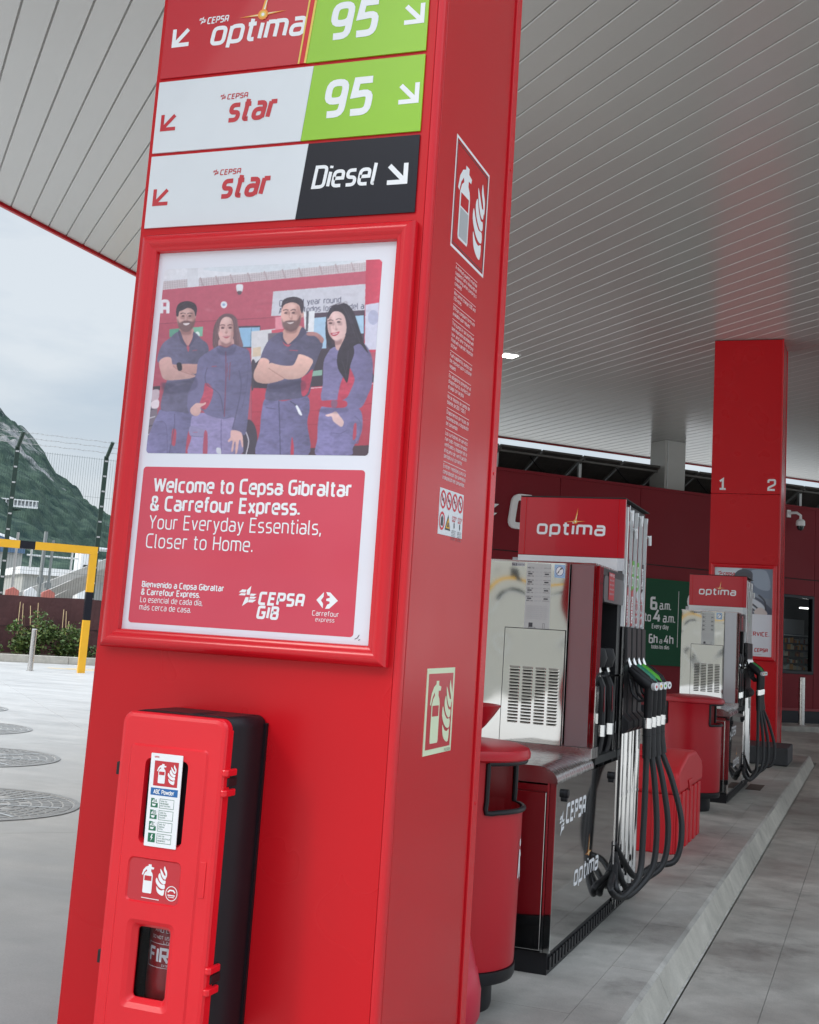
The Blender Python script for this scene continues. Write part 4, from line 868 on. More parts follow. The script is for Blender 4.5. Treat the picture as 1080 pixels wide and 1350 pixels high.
def face(Z, cx, cy, rx, ry, lt=1):
    q = lambda L: Z([(cx+x*rx, cy+y*ry) for x, y in L])
    for sx_ in (-.42, .42):
        F(q([(sx_-.26,-.20),(sx_,-.30),(sx_+.26,-.20),(sx_+.2,-.02),(sx_-.2,-.02)]), (96,58,60), True, .30, blur=4)
        F(q([(sx_-.2,.0),(sx_,.06),(sx_+.2,.0),(sx_,.1)]), (240,200,196), True, .25, blur=3)
    F(q([(-.03*lt,-.2),(.06*lt,-.15),(.16*lt,.22),(-.02*lt,.27)]), (120,76,72), True, .30, blur=3)
    F(q([(-.18,.24),(0,.20),(.18,.24),(0,.34)]), (120,74,70), True, .35, blur=3)
    F(q([(-.05,-.2),(.03,-.2),(.04,.14),(-.06,.14)]), (250,220,212), True, .35, blur=3)
    F(q([(-.3,-.75),(.3,-.75),(.35,-.45),(-.35,-.45)]), (248,216,208), True, .30, blur=5)
    F(q([(.62*lt,-.6),(1.0*lt,-.3),(.95*lt,.4),(.5*lt,.9),(.66*lt,.2)]), (110,64,62), True, .32, blur=6)
    F(q([(-.6,.88),(0,1.02),(.6,.88),(.5,1.25),(-.5,1.25)]), (90,54,58), True, .38, blur=5)
face(Z6, 306, 430, 54, 78); face(Z6, 560, 495, 50, 92); face(Z7, 250, 410, 58, 92); face(Z7, 538, 482, 54, 96, -1)
# hair strands and soft cast shadows of the printed photograph
for Z, pts, c in ((Z6, [(500,440,482,600),(512,420,492,610),(620,430,650,600),(628,450,660,612),(606,420,634,590)], (150,112,112)), (Z7, [(600,360,690,600),(580,350,660,560),(560,345,640,470),(612,640,596,780),(570,700,600,820)], (84,76,92)), (Z7, [(205,330,280,305),(200,350,230,312),(290,305,322,350)], (96,84,92)), (Z6, [(258,350,300,324),(310,322,352,340)], (92,82,90))):
    for xa, ya, xb, yb in pts: cv.line(Z([(xa,ya),((xa+xb)/2+4,(ya+yb)/2),(xb,yb)]), 1.6, c, .55)
for Z, L in ((Z6, [(150,830),(260,850),(365,800),(360,880),(180,900)]), (Z7, [(100,860),(220,850),(330,830),(320,900),(110,900)]), (Z6, [(500,615),(560,640),(620,612),(600,660),(520,660)]), (Z7, [(440,1010),(600,1010),(590,1040),(440,1035)])):
    F(Z(L), (40,36,60), True, .30, blur=6)
for _ in range(160):
    x, y = random.uniform(60, 900), random.uniform(240, 840); a_ = random.uniform(0, 3.1); l_ = random.uniform(10, 46)
    F([(x-l_*math.cos(a_), y-l_*.5*math.sin(a_)), (x, y+5), (x+l_*math.cos(a_), y+l_*.5*math.sin(a_)), (x, y-5)], random.choice(((255,240,240),(60,30,50))), True, random.uniform(.02, .07), blur=8)
img = cv.im*(1+.10*(fbm(cv.xx/7, cv.yy/7, 3, 2)-.5))[..., None]; img = img*.93+np.array([.80,.78,.88])*.07
# quad corners of the picture in canvas space -> unit square homography
def homog(src, dst):
    A = []; B = []
    for (x, y), (u, v) in zip(src, dst):
        A += [[x, y, 1, 0, 0, 0, -u*x, -u*y], [0, 0, 0, x, y, 1, -v*x, -v*y]]; B += [u, v]
    h = np.linalg.solve(np.array(A, float), np.array(B, float)); return np.append(h, 1).reshape(3, 3)
Hm = homog([(0,1),(1,1),(1,0),(0,0)], [(99.5,150.6),(918,119.4),(860,860),(33,838)])
def picture(name, parent, P, a0, a1, b0, b1, off, nx, ny, sampler, rad):
    gx, gy = np.meshgrid(np.linspace(0, 1, nx+1), np.linspace(0, 1, ny+1)); base = ROOT[top_of(parent)]
    o0 = P(0, 0, off)-base; e1 = P(1, 0, off)-P(0, 0, off); e2 = P(0, 1, off)-P(0, 0, off)
    A = a0+(a1-a0)*gx.ravel(); Bv = b0+(b1-b0)*gy.ravel()
    V = np.array(o0)[None]+A[:, None]*np.array(e1)[None]+Bv[:, None]*np.array(e2)[None]
    idx = np.arange((nx+1)*(ny+1)).reshape(ny+1, nx+1); Fq = np.stack([idx[:-1,:-1], idx[:-1,1:], idx[1:,1:], idx[1:,:-1]], -1).reshape(-1, 4)
    cxm = (gx[:-1,:-1]+gx[1:,1:]).ravel()/2*(a1-a0); cym = (gy[:-1,:-1]+gy[1:,1:]).ravel()/2*(b1-b0)
    dx = np.maximum(0, np.maximum(rad-cxm, cxm-(a1-a0-rad))); dy = np.maximum(0, np.maximum(rad-cym, cym-(b1-b0-rad))); Fq = Fq[np.hypot(dx, dy) <= rad]
    me = bpy.data.meshes.new(name); me.from_pydata(V.tolist(), [], Fq.tolist())
    c = sampler(gx.ravel(), gy.ravel()); lin = np.where(c <= .04045, c/12.92, ((c+.055)/1.055)**2.4)
    at = me.color_attributes.new('print', 'FLOAT_COLOR', 'POINT'); at.data.foreach_set('color', np.concatenate([lin, np.ones((len(lin), 1))], 1).astype(np.float32).ravel())
    m = bpy.data.materials.get('printed_picture')
    if not m:
        m = bpy.data.materials.new('printed_picture'); m.use_nodes = True; N, L = m.node_tree.nodes, m.node_tree.links
        b = N['Principled BSDF']; a = N.new('ShaderNodeVertexColor'); a.layer_name = 'print'
        n = N.new('ShaderNodeTexNoise'); n.inputs['Scale'].default_value = 900; n.inputs['Detail'].default_value = 2
        r = N.new('ShaderNodeMapRange'); r.inputs[3].default_value = .90; r.inputs[4].default_value = 1.06; L.new(n.outputs[0], r.inputs[0])
        t = N.new('ShaderNodeTexCoord'); L.new(t.outputs['Object'], n.inputs[0])
        x = N.new('ShaderNodeVectorMath'); x.operation = 'SCALE'; L.new(a.outputs[0], x.inputs[0]); L.new(r.outputs[0], x.inputs['Scale']); L.new(x.outputs[0], b.inputs['Base Color'])
        b.inputs['Roughness'].default_value = .4; b.inputs['Coat Weight'].default_value = .5; b.inputs['Coat Roughness'].default_value = .08
    me.materials.append(m); o = bpy.data.objects.new(name, me); COL.objects.link(o); o.parent = parent; return o
def bil(im, px, py):
    h, w = im.shape[:2]; px = np.clip(px-.5, 0, w-1.001); py = np.clip(py-.5, 0, h-1.001); x0, y0 = px.astype(int), py.astype(int); fx, fy = (px-x0)[:, None], (py-y0)[:, None]
    return im[y0, x0]*(1-fx)*(1-fy)+im[y0, x0+1]*fx*(1-fy)+im[y0+1, x0]*(1-fx)*fy+im[y0+1, x0+1]*fx*fy
def samp(u, v):
    q = Hm @ np.stack([u, v, np.ones_like(u)]); return bil(img, q[0]/q[2]*cv.sc, q[1]/q[2]*cv.sc)
picture('staff_photograph', paper, PP, -2.328, -1.512, 2.034, 2.679, .0086, 400, 320, samp, .012)
m = MB(); m.prism(PP, rrect(-2.331, 1.467, -1.518, 1.988, .012), .0081, .0086, PPINK); m.build('text_field', paper)
f = .0092
for tx, xa, xb, z_, h_, w_ in (('Welcome to Cepsa Gibraltar', -2.281, -1.562, 1.905, .044, .19), ('& Carrefour Express.', -2.286, -1.738, 1.842, .044, .19), ('Your Everyday Essentials,', -2.286, -1.657, 1.780, .044, .105), ('Closer to Home.', -2.290, -1.894, 1.717, .044, .105),
        ('Bienvenido a Cepsa Gibraltar', -2.290, -1.984, 1.586, .0175, .20), ('& Carrefour Express.', -2.290, -2.070, 1.561, .0175, .20), ('Lo esencial de cada día,', -2.291, -2.058, 1.536, .0175, .12), ('más cerca de casa.', -2.292, -2.098, 1.511, .0175, .12)):
    m = MB(); text(m, PP, tx, xa, xb, z_, h_, WPR, w_, 0, .38, f, .25); m.build('text_line', paper)
m = MB()
emblem(m, PP, -1.928, 1.542, .066, WPR, f); text(m, PP, 'CEPS@', -1.852, -1.700, 1.553, .034, WPR, .25, .14, .16, f, .32); text(m, PP, 'GIB', -1.854, -1.785, 1.509, .034, WPR, .25, .14, .16, f, .34)
m.build('company_mark', paper); m = MB()
# shop chain mark: two arrow halves round a cut out c
poly(m, PP, [(-1.652,1.575),(-1.628,1.600),(-1.628,1.586),(-1.636,1.575),(-1.628,1.564),(-1.628,1.550)], WPR, f)
poly(m, PP, [(-1.620,1.601),(-1.606,1.600),(-1.578,1.576),(-1.606,1.550),(-1.620,1.549),(-1.614,1.562),(-1.606,1.566),(-1.606,1.572),(-1.618,1.574),(-1.618,1.580),(-1.606,1.584),(-1.608,1.590),(-1.614,1.590)], WPR, f)
text(m, PP, 'Carrefour', -1.662, -1.572, 1.527, .014, WPR, .13, 0, .2, f); text(m, PP, 'express', -1.650, -1.586, 1.509, .012, WPR, .11, .1, .2, f)
m.build('shop_mark', paper)
m = MB(); line(m, PP, [(-1.512,1.462),(-1.504,1.466),(-1.498,1.476)], .002, DPR, .0092); line(m, PP, [(-1.50,1.459),(-1.494,1.462)], .002, DPR, .0092); m.build('scuff', paper)

case2, paper2, P2 = poster_case(18.9, 'red framed poster case with a driver photograph on the far red column', -2.37)
c2 = Canvas(900, 660, .4); c2.im[:] = np.array([.62,.68,.76])
c2.fill([(0,0),(900,0),(900,660),(0,660)], (150,162,180), False, 1, (1,0,-.25)); c2.fill([(0,0),(420,0),(380,150),(0,260)], (206,216,226)); c2.fill([(430,0),(900,0),(900,420),(560,300)], (108,120,140)); c2.fill([(560,40),(800,30),(860,300),(640,260)], (146,158,176))
c2.fill([(300,120),(360,40),(470,10),(580,50),(590,140),(560,180),(330,190)], (62,66,80)); c2.fill([(330,150),(340,280),(380,360),(470,390),(540,330),(570,200),(560,130),(440,100)], (196,182,182), True, 1, (1,0,-.15)); c2.fill([(330,150),(340,90),(470,50),(560,80),(570,160),(500,120),(380,130)], (60,60,72))
c2.fill([(200,660),(240,460),(400,380),(540,380),(760,470),(900,660)], (70,76,96)); c2.fill([(380,380),(500,390),(480,470),(420,470)], (190,176,176)); c2.fill([(560,430),(760,520),(800,660),(640,660)], (202,206,216))
for q in ([(420,480),(560,560),(700,660)],[(430,440),(600,520),(760,640)]): c2.line(q, 26, (40,44,58))
c2.line([(690,380),(790,480),(800,660)], 24, (44,48,62)); c2.fill([(640,600),(720,560),(800,600),(820,660),(640,660)], (206,192,190)); c2.fill([(200,560),(420,560),(500,660),(180,660)], (190,196,208))
picture('driver_photograph', paper2, P2, -2.31, -1.462, 2.062, 2.735, .0086, 110, 90, lambda u, v: bil(c2.im, u*900*c2.sc, (1-v)*660*c2.sc), .002)
m = MB(); emblem(m, P2, -2.26, 2.62, .07, RPR, .0092); text(m, P2, 'cepsa', -2.18, -2.02, 2.625, .05, RPR, .2, .1, .2, .0092); m.build('company_mark', paper2)
m = MB(); text(m, P2, 'BEST SERVICE.', -2.05, -1.50, 1.745, .055, RPR, .2, 0, .15, .0092, .3); m.build('text_line', paper2)
m = MB(); text(m, P2, 'CEPS@', -1.70, -1.52, 1.515, .045, RPR, .26, .1, .15, .0092, .3); m.build('company_mark', paper2)
m = MB(); line(m, P2, [(-2.28,1.475),(-1.60,1.475)], .006, GPR, .0092); m.build('small_print', paper2)

# ------------------------------------------------------------------ notices on the column side
PS = side(-1.364)
t = thing('extinguisher_sticker', 'tall white outlined fire extinguisher symbol high on the column side', 'sign', (-1.36, 3.92, 3.0), 'extinguisher signs on the column side')
m = MB(); line(m, PS, [(3.739,2.797),(4.101,2.793),(4.106,3.18),(3.737,3.186)], .010, WPR, .0008, True); m.build('border', t)
m = MB(); line(m, PS, [(3.752,2.811),(4.090,2.807),(4.094,3.166),(3.750,3.171)], .004, DPR, .0008, True); m.build('inner_border', t)
m = MB(); extinguisher_picto(m, PS, 3.775, 2.835, 4.075, 3.135, WPR, REDS, .0008, GPR); m.build('symbol', t)
t = thing('extinguisher_sticker', 'cream bordered red fire extinguisher sign low on the column side', 'sign', (-1.36, 3.91, 1.24), 'extinguisher signs on the column side')
m = MB(); m.prism(PS, [(3.778,1.104),(4.052,1.106),(4.050,1.384),(3.774,1.381)], 0, .002, PALEG); m.build('plate', t)
m = MB(); m.prism(PS, [(3.794,1.122),(4.036,1.124),(4.034,1.366),(3.790,1.364)], .0021, .0026, RPR); m.build('field', t)
m = MB(); extinguisher_picto(m, PS, 3.812, 1.136, 4.030, 1.352, PALEG, RPR, .0032); text(m, PS, 'RLSIGN', 3.985, 4.04, 1.109, .008, DPR, .15, 0, .2, .003); m.build('symbol', t)
t = thing('customer_notice', 'narrow block of small white customer notices printed down the column side', 'notice', (-1.36, 3.92, 2.4))
paras = [["A minimum quantity must be","supplied. Fuel is measured at","dispensing when pumping is","complete."],["We cannot change £100 and","£50 notes."],["Official complaint forms are","available upon request."],
 ["The pumps in service have","been inspected in accordance with","law and are therefore","fitted with a periodic inspection","sticker."],["Fuel supplied by pumps can","be checked upon customer","request."],
 ["Es obligatorio presentar el","dispensario a efectuar","el pago con tarjeta."],["No se dispone de cambio de","billetes de 200 / 500 €."],["Disponemos de hojas de","reclamaciones a disposición","del consumidor."],
 ["Los surtidores en servicio","han sido inspeccionados","verificados y disponen de la","etiqueta de verificación","periódica al corriente."],["Existen medidas para la","comprobación de suministro","a disposición del consumidor."]]
m = MB(); z = 2.752; nl = sum(len(p) for p in paras); 
tot = 2.755-1.995; lh = tot/(nl+len(paras)*.75)
for p in paras:
    line(m, PS, [(3.802,z),(4.042,z)], .0016, WPR, .0008); z -= lh*.25
    for k, s in enumerate(p):
        full = len(s) > 16 and k < len(p)-1
        w = .236 if full else min(.23, .0082*len(s)); z -= lh
        text(m, PS, s, 3.804, 3.804+w, z+lh*.22, lh*.62, WPR, .13, 0, .2, .0008)
    z -= lh*.5
m.build('lettering', t)
t = thing('prohibition_sticker', 'white sticker with red prohibition circles and a yellow triangle on the column side', 'sticker', (-1.36, 3.91, 1.9))
m = MB(); m.prism(PS, [(3.789,1.820),(4.039,1.825),(4.033,1.978),(3.787,1.974)], 0, .0012, SIGNW); m.build('backing', t)
m = MB(); f = .0018
for i in range(4):
    c = (3.822+i*.060, 1.938+i*.001); ring(m, PS, c, .024, .027, .008, NATO, f); line(m, PS, [(c[0]-.016,c[1]+.016),(c[0]+.016,c[1]-.016)], .006, NATO, f+.0006)
    poly(m, PS, [(c[0]-.012,c[1]-.004),(c[0]+.012,c[1]-.006+.004*i),(c[0]+.008,c[1]+.004),(c[0]-.01,c[1]+.006)], DPR, f+.0003)
c = (3.822,1.866); ring(m, PS, c, .024, .027, .008, NATO, f); poly(m, PS, [(c[0]-.011,c[1]-.016),(c[0]+.011,c[1]-.016),(c[0]+.011,c[1]+.010),(c[0],c[1]+.018),(c[0]-.011,c[1]+.010)], DPR, f+.0003)
poly(m, PS, [(3.853,1.840),(3.911,1.840),(3.883,1.893)], DPR, f); poly(m, PS, [(3.862,1.846),(3.902,1.846),(3.883,1.882)], YEL, f+.0004); poly(m, PS, [(3.874,1.85),(3.892,1.85),(3.888,1.866),(3.878,1.866)], DPR, f+.0008)
for k, a in enumerate((3.925, 3.985)):
    for j in range(3): text(m, PS, ('NO PERMITIDO','FUMAR','MOTOR PARADO')[j], a, a+.046-.008*j, 1.888-j*.007, .005, NATO, .18, 0, .2, f)
    poly(m, PS, [(a+.018,1.870),(a+.026,1.872),(a+.030,1.856),(a+.024,1.850),(a+.018,1.858)], DPR, f)
    for j in range(6): text(m, PS, ('apagar luces','apague el motor','no usar el','telefono movil','encendido','gracias')[j], a, a+.042, 1.842-j*.0058+.0, .0042, DPR, .14, 0, .2, f)
m.build('symbols', t)

# ------------------------------------------------------------------ extinguisher cabinet on the column front
t = thing('extinguisher_cabinet', 'red and black plastic fire extinguisher cabinet fixed low on the front column', 'cabinet', (-1.97, 3.52, .27))
XL, XR, ZB, ZT, YD, YB = -2.150, -1.792, .268, 1.205, 3.262, 3.516
Pc = front(0)
m = MB()
def taper_box(m_, x0, x1, z0, z1, ya, yb, r, mt, ins=.0):
    A = rrect(x0+ins, z0+ins, x1-ins, z1-ins, r, 5); B_ = rrect(x0, z0, x1, z1, r, 5); n = len(A)
    m_.add([(a, ya, b_) for a, b_ in A]+[(a, yb, b_) for a, b_ in B_], [(i, (i+1) % n, n+(i+1) % n, n+i) for i in range(n)]+[tuple(range(n, 2*n))[::-1]], mt)
taper_box(m, XL+.012, XR-.004, ZB+.006, ZT+.0, 3.30, YB, .03, BOXB)
body = m.build('back_box', t, smooth=True, solid=.004)
m = MB()
m.prism(Pc, rrect(XL+.035, ZT-.018, XL+.20, ZT+.004, .004), -3.50, -3.315, BOXB); m.prism(Pc, rrect(XL+.235, ZT-.018, XR-.03, ZT+.004, .004), -3.50, -3.315, BOXB); m.build('top_rib', t, bevel=.004)
m = MB(); m.box((XR-.008, 3.506, ZB+.03), (XR+.006, 3.518, ZT-.02), BOXB); m.build('back_flange', t)
# door: layered relief with a window opening
Pd = front(YD)
def loopface(m_, P, outer, inner, d, mt):     # annulus between same-count loops
    n = len(outer); m_.add([P(*p, d) for p in outer]+[P(*p, d) for p in inner], [(i, (i+1) % n, n+(i+1) % n, n+i) for i in range(n)], mt)
def wallface(m_, P, loop, d0, d1, mt, loop2=None):
    l2 = loop2 or loop; n = len(loop); m_.add([P(*p, d0) for p in loop]+[P(*p, d1) for p in l2], [(i, (i+1) % n, n+(i+1) % n, n+i) for i in range(n)], mt)
m = MB(); NN = 6
O0 = rrect(XL, ZB, XR, ZT, .032, NN); O1 = rrect(XL+.004, ZB+.004, XR-.004, ZT-.004, .03, NN); O2 = rrect(XL+.014, ZB+.014, XR-.014, ZT-.014, .026, NN)
wallface(m, Pd, O0, -.045, -.012, PRED); wallface(m, Pd, O0, -.012, -.003, PRED, O1); wallface(m, Pd, O1, -.003, .0, PRED, O2)
# raised field
W1 = rrect(XL+.040, ZB+.035, XR-.050, ZT-.092, .016, NN); W2 = rrect(XL+.046, ZB+.041, XR-.056, ZT-.098, .014, NN)
loopface(m, Pd, O2, W1, .0, PRED); wallface(m, Pd, W1, .0, .005, PRED, W2)
# field face has three openings: build it as horizontal bands
fx0, fx1, fz0, fz1 = XL+.046, XR-.056, ZB+.041, ZT-.098
ops = [(-2.062,-1.902,.372,.616,'win'), (-2.078,-1.898,.664,.790,'rec'), (-2.052,-1.905,.83,1.075,'slot')]
def band(m_, x0, x1, z0, z1, hole, r):
    # rectangle with one rounded hole, as an 'annulus' of matched loops
    H = rrect(*hole, r, NN); n = len(H); cx, cz = (hole[0]+hole[2])/2, (hole[1]+hole[3])/2; Q = []
    for k, (cxn, czn) in enumerate(((x1, z0), (x1, z1), (x0, z1), (x0, z0))):
        hx, hz = (H[k*(NN+1)], H[k*(NN+1)+NN])
        first, last = H[k*(NN+1)], H[k*(NN+1)+NN]
        for i in range(NN+1):
            tt = i/NN
            if k == 0: Q.append((first[0]+(x1-first[0])*min(1, tt*2), z0) if tt <= .5 else (x1, z0+(last[1]-z0)*(tt-.5)*2))
            if k == 1: Q.append((x1, first[1]+(z1-first[1])*min(1, tt*2)) if tt <= .5 else (x1+(last[0]-x1)*(tt-.5)*2, z1))
            if k == 2: Q.append((first[0]+(x0-first[0])*min(1, tt*2), z1) if tt <= .5 else (x0, z1+(last[1]-z1)*(tt-.5)*2))
            if k == 3: Q.append((x0, first[1]+(z0-first[1])*min(1, tt*2)) if tt <= .5 else (x0+(last[0]-x0)*(tt-.5)*2, z0))
    loopface(m_, Pd, Q, H, .005, PRED)
zs = [fz0, .640, .806, 1.092, fz1-.0]
def inner_rr():
    pass
for (a0, a1, b0, b1, kd), z0, z1 in zip(ops, zs[:3], zs[1:4]):
    band(m, fx0, fx1, z0, z1, (a0, b0, a1, b1), .018)
    H = rrect(a0, b0, a1, b1, .018, NN)
    if kd == 'win':
        H1 = rrect(a0+.014, b0+.014, a1-.014, b1-.012, .014, NN); H2 = rrect(a0+.028, b0+.026, a1-.024, b1-.022, .012, NN)
        wallface(m, Pd, H, .005, -.002, PRED, H1); wallface(m, Pd, H1, -.002, -.016, PRED, H2); wallface(m, Pd, H2, -.016, -.022, PRED); win = (a0+.028, b0+.026, a1-.024, b1-.022)
    elif kd == 'rec':
        H1 = rrect(a0+.004, b0+.004, a1-.004, b1-.004, .015, NN); wallface(m, Pd, H, .005, .0, PRED, H1); m.add([Pd(*p, .0) for p in H1], [tuple(range(len(H1)))], RPR)
    else:
        H1 = rrect(a0+.004, b0+.004, a1-.004, b1-.004, .02, NN); wallface(m, Pd, H, .005, -.012, PRED, H1); m.add([Pd(*p, -.012) for p in H1], [tuple(range(len(H1)))], BOXB)
m.add([Pd(fx0, zs[3], .005), Pd(fx1, zs[3], .005), Pd(fx1, fz1, .005), Pd(fx0, fz1, .005)], [(0,1,2,3)], PRED)
door = m.build('door', t, smooth=True, auto=50)
m = MB(); m.prism(Pd, rrect(XR-.046, .70, XR-.026, .80, .002), 0, .0025, PRED); m.build('moulded_pad', door, bevel=.001)
wg = bpy.data.materials.new('clear_window'); wg.use_nodes = True; wb = wg.node_tree.nodes['Principled BSDF']
wb.inputs['Transmission Weight'].default_value = 1; wb.inputs['Roughness'].default_value = .05; wb.inputs['IOR'].default_value = 1.15; wb.inputs['Base Color'].default_value = (.85,.85,.88,1)
m = MB(); m.obox(Pd, win[0]-.004, win[2]+.004, win[1]-.004, win[3]+.004, -.024, -.026, wg); m.build('window_pane', door)
for z0 in (.985, .435):
    for dz in (0, .058):
        m = MB(); m.prism(frame((0,0,0),(1,0,0),(0,1,0),(0,0,1)), [(XR-.03,YD+.004),(XR+.006,YD+.004),(XR+.012,YD+.012),(XR+.012,YD+.066),(XR+.006,YD+.072),(XR-.004,YD+.070),(XR-.006,YD+.02),(XR-.03,YD+.016)], z0+dz, z0+dz+.020, PRED); m.build('hinge_lug', t, bevel=.004)
    m = MB(); m.box((XR-.008, YD+.03, z0+.026), (XR+.004, YD+.085, z0+.052), BLK); m.build('hinge_pin', t, bevel=.003)
for z0 in (1.015, .475):
    m = MB(); m.box((XL-.008, YD+.004, z0), (XL+.006, YD+.03, z0+.038), BLK); m.build('latch', t, bevel=.003)
# moulded symbol in the recess
m = MB(); f = .0008
extinguisher_picto(m, Pd, -2.030, .690, -1.945, .777, WPR, RPR, f); line(m, Pd, [(-2.025,.678),(-1.965,.677)], .002, WPR, f)
ring(m, Pd, (-1.925,.700), .019, .020, .0022, WPR, f); line(m, Pd, [(-1.937,.703),(-1.931,.709),(-1.919,.709),(-1.913,.703)], .004, WPR, f+.0003); line(m, Pd, [(-1.937,.695),(-1.913,.695)], .003, WPR, f+.0003); line(m, Pd, [(-1.935,.690),(-1.915,.690)], .002, WPR, f)
m.build('symbol', door)
# extinguisher inside
xt = thing('fire_extinguisher', 'red fire extinguisher seen through the small window of the cabinet', 'fire extinguisher', (-1.935, 3.40, .29))
XRED = mat('extinguisher_red', (.30,.008,.012), .3, coat=.5)
m = MB(); m.lathe((-1.968, 3.405, 0), [(.0,.31),(.06,.315),(.082,.34),(.088,.37),(.088,.86),(.075,.93),(.03,.965),(.03,.99)], XRED, 32); m.build('cylinder', xt, smooth=True)
m = MB(); m.lathe((-1.968, 3.405, 0), [(.089,.312),(.091,.312),(.091,.335),(.086,.335)], BLK, 32); m.build('foot_ring', xt, smooth=True)
m = MB(); m.lathe((-1.968, 3.405, 0), [(.024,.985),(.03,1.0),(.03,1.04),(0,1.045)], CHR, 16); m.box((-1.983,3.35,1.04),(-1.953,3.47,1.055),BLK); m.build('valve', xt)
Pe = lambda a, b, d=0: Vector((-1.968+(.0885+d)*math.sin(a/.0885), 3.405-(.0885+d)*math.cos(a/.0885), b))
m = MB(); f = .0006
for (xa, xb, z) in ((-.062,.062,.542),(-.062,.062,.476)): line(m, Pe, [(xa+(xb-xa)*i/8, z) for i in range(9)], .0014, WPR, f)
line(m, Pe, [(-.062,.476),(-.062,.542)], .0014, WPR, f); line(m, Pe, [(.062,.476),(.062,.542)], .0014, WPR, f)
text(m, Pe, 'FIRE', -.050, .050, .492, .036, WPR, .22, 0, .1, f); text(m, Pe, 'EXTINGUISHER', .0, .052, .480, .006, WPR, .15, 0, .1, f)
text(m, Pe, 'DO NOT USE ON', -.045, .045, .556, .008, WPR, .14, 0, .1, f); text(m, Pe, 'LIVE', .0, .03, .544, .007, WPR, .14, 0, .1, f); text(m, Pe, 'AND LIQUIDS', -.035, .06, .575, .012, WPR, .12, 0, .1, f)
m.build('label', xt)
# hanging instruction label, slightly skew
il = thing('instruction_label', 'white fire extinguisher instruction plate hanging on the cabinet door', 'label', (-1.975, 3.255, .95))
Pl_ = frame(Pd(-1.976, .958, .0065), (1,0,.0), (-.012,0,1), (0,-1,0))
m = MB(); m.prism(Pl_, rrect(-.054,-.133,.054,.133,.002), 0, .0022, WPR); m.build('plate', il)
m = MB(); f = .0028
m.prism(Pl_, rrect(-.040,.040,.042,.112,.0005), .0023, .0026, RPR)
extinguisher_picto(m, Pl_, -.030, .047, .036, .107, WPR, RPR, .0030); text(m, Pl_, 'safety', -.042, -.026, .121, .005, NATO, .16, .1, .2, f)
m.build('symbol', il)
m = MB(); m.prism(Pl_, rrect(-.046,.013,.046,.034,.0005), .0023, .0026, BLUE); text(m, Pl_, 'ABC Powder', -.035, .034, .018, .011, WPR, .2, 0, .2, .0032); m.build('banner', il)
m = MB()
for i, ch in enumerate('ABC/'):
    z0 = -.022-i*.033
    m.prism(Pl_, rrect(-.042,z0,-.018,z0+.026,.0005), .0023, .0026, EGRN)
    if ch != '/':
        m.prism(Pl_, rrect(-.030,z0+.013,-.0175,z0+.0265,.0005), .0027, .0029, WPR); text(m, Pl_, ch, -.0275, -.0215, z0+.0155, .0085, EGRN, .16, 0, .15, .0033)
        poly(m, Pl_, [(-.038,z0+.010),(-.024,z0+.010),(-.027,z0+.004),(-.035,z0+.004)], WPR, .003); poly(m, Pl_, [(-.039,z0+.014),(-.033,z0+.024),(-.032,z0+.014)], WPR, .003)
    else: poly(m, Pl_, [(-.030,z0+.023),(-.034,z0+.012),(-.030,z0+.013),(-.032,z0+.003),(-.025,z0+.015),(-.029,z0+.015),(-.026,z0+.023)], WPR, .003)
    line(m, Pl_, [(-.012,z0),(.036,z0),(.036,z0+.026),(-.012,z0+.026)], .0012, EGRN, .0026, True)
    for j, s in enumerate((('Safe for','Wood paper','and textiles'),('Safe for','Flammable','liquids'),('Safe for','Gaseous','fires'),('Safe for','Live electrical','equipment'))[i]): text(m, Pl_, s, -.009, -.009+.0028*len(s), z0+.018-j*.0065, .0042, EGRN, .13, 0, .2, .0026)
m.build('instructions', il)

# ------------------------------------------------------------------ fuel pump
def copy_tree(o, parent=None, dx=(0,0,0)):
    c = o.copy(); COL.objects.link(c)
    if parent is not None: c.parent = parent
    else: c.location = o.location+Vector(dx)
    for ch in list(o.children): copy_tree(ch, c)
    return c
pump = thing('fuel_pump', 'nearer steel fuel pump with red head panel and four black hoses', 'fuel pump', (-1.7, 6.7, 0), 'fuel pumps on the island')
xL, xR, yA, yU, yT, yE = -2.0, -1.385, 5.68, 6.426, 7.03, 7.82
XY = frame((0,0,0),(1,0,0),(0,1,0),(0,0,1))
m = MB(); m.box((xL+.02, yA+.02, 0), (xR-.012, yE-.02, .095), BLK)
for i in range(34): m.box((xR-.0125, yA+.04+i*.062, .02), (xR-.003, yA+.075+i*.062, .075), BLK)
m.build('plinth', pump)
m = MB(); m.box((xL, yA+.03, .10), (xR-.006, yE-.02, .83), STEELD); m.build('lower_body', pump)
# end panel with bright corner strips
m = MB(); m.box((xL+.02, yA, .105), (xR-.045, yA+.028, .80), STEELD); m.build('end_panel', pump, bevel=.003)
m = MB(); m.box((xR-.040, yA-.002, .10), (xR-.030, yA+.02, .845), CHR); m.box((xR-.004, yA, .10), (xR+.002, yA+.012, .85), CHR); m.box((xR-.028, yA+.001, .10), (xR-.005, yA+.02, .845), STEELD); m.build('corner_strip', pump)
m = MB(); m.box((xR-.005, yA+.014, .105), (xR, 7.10, .846), STEELD); sp = m.build('side_panel', pump)
m = MB(); m.box((xR-.004, 7.102, .06), (xR+.004, 7.114, .86), CHR); m.box((xR-.02, 7.116, .06), (xR-.004, 7.15, .9), DARK); m.box((xR-.008, 7.15, .03), (xR+.010, 7.166, 2.31), CHR); m.build('side_post', pump)
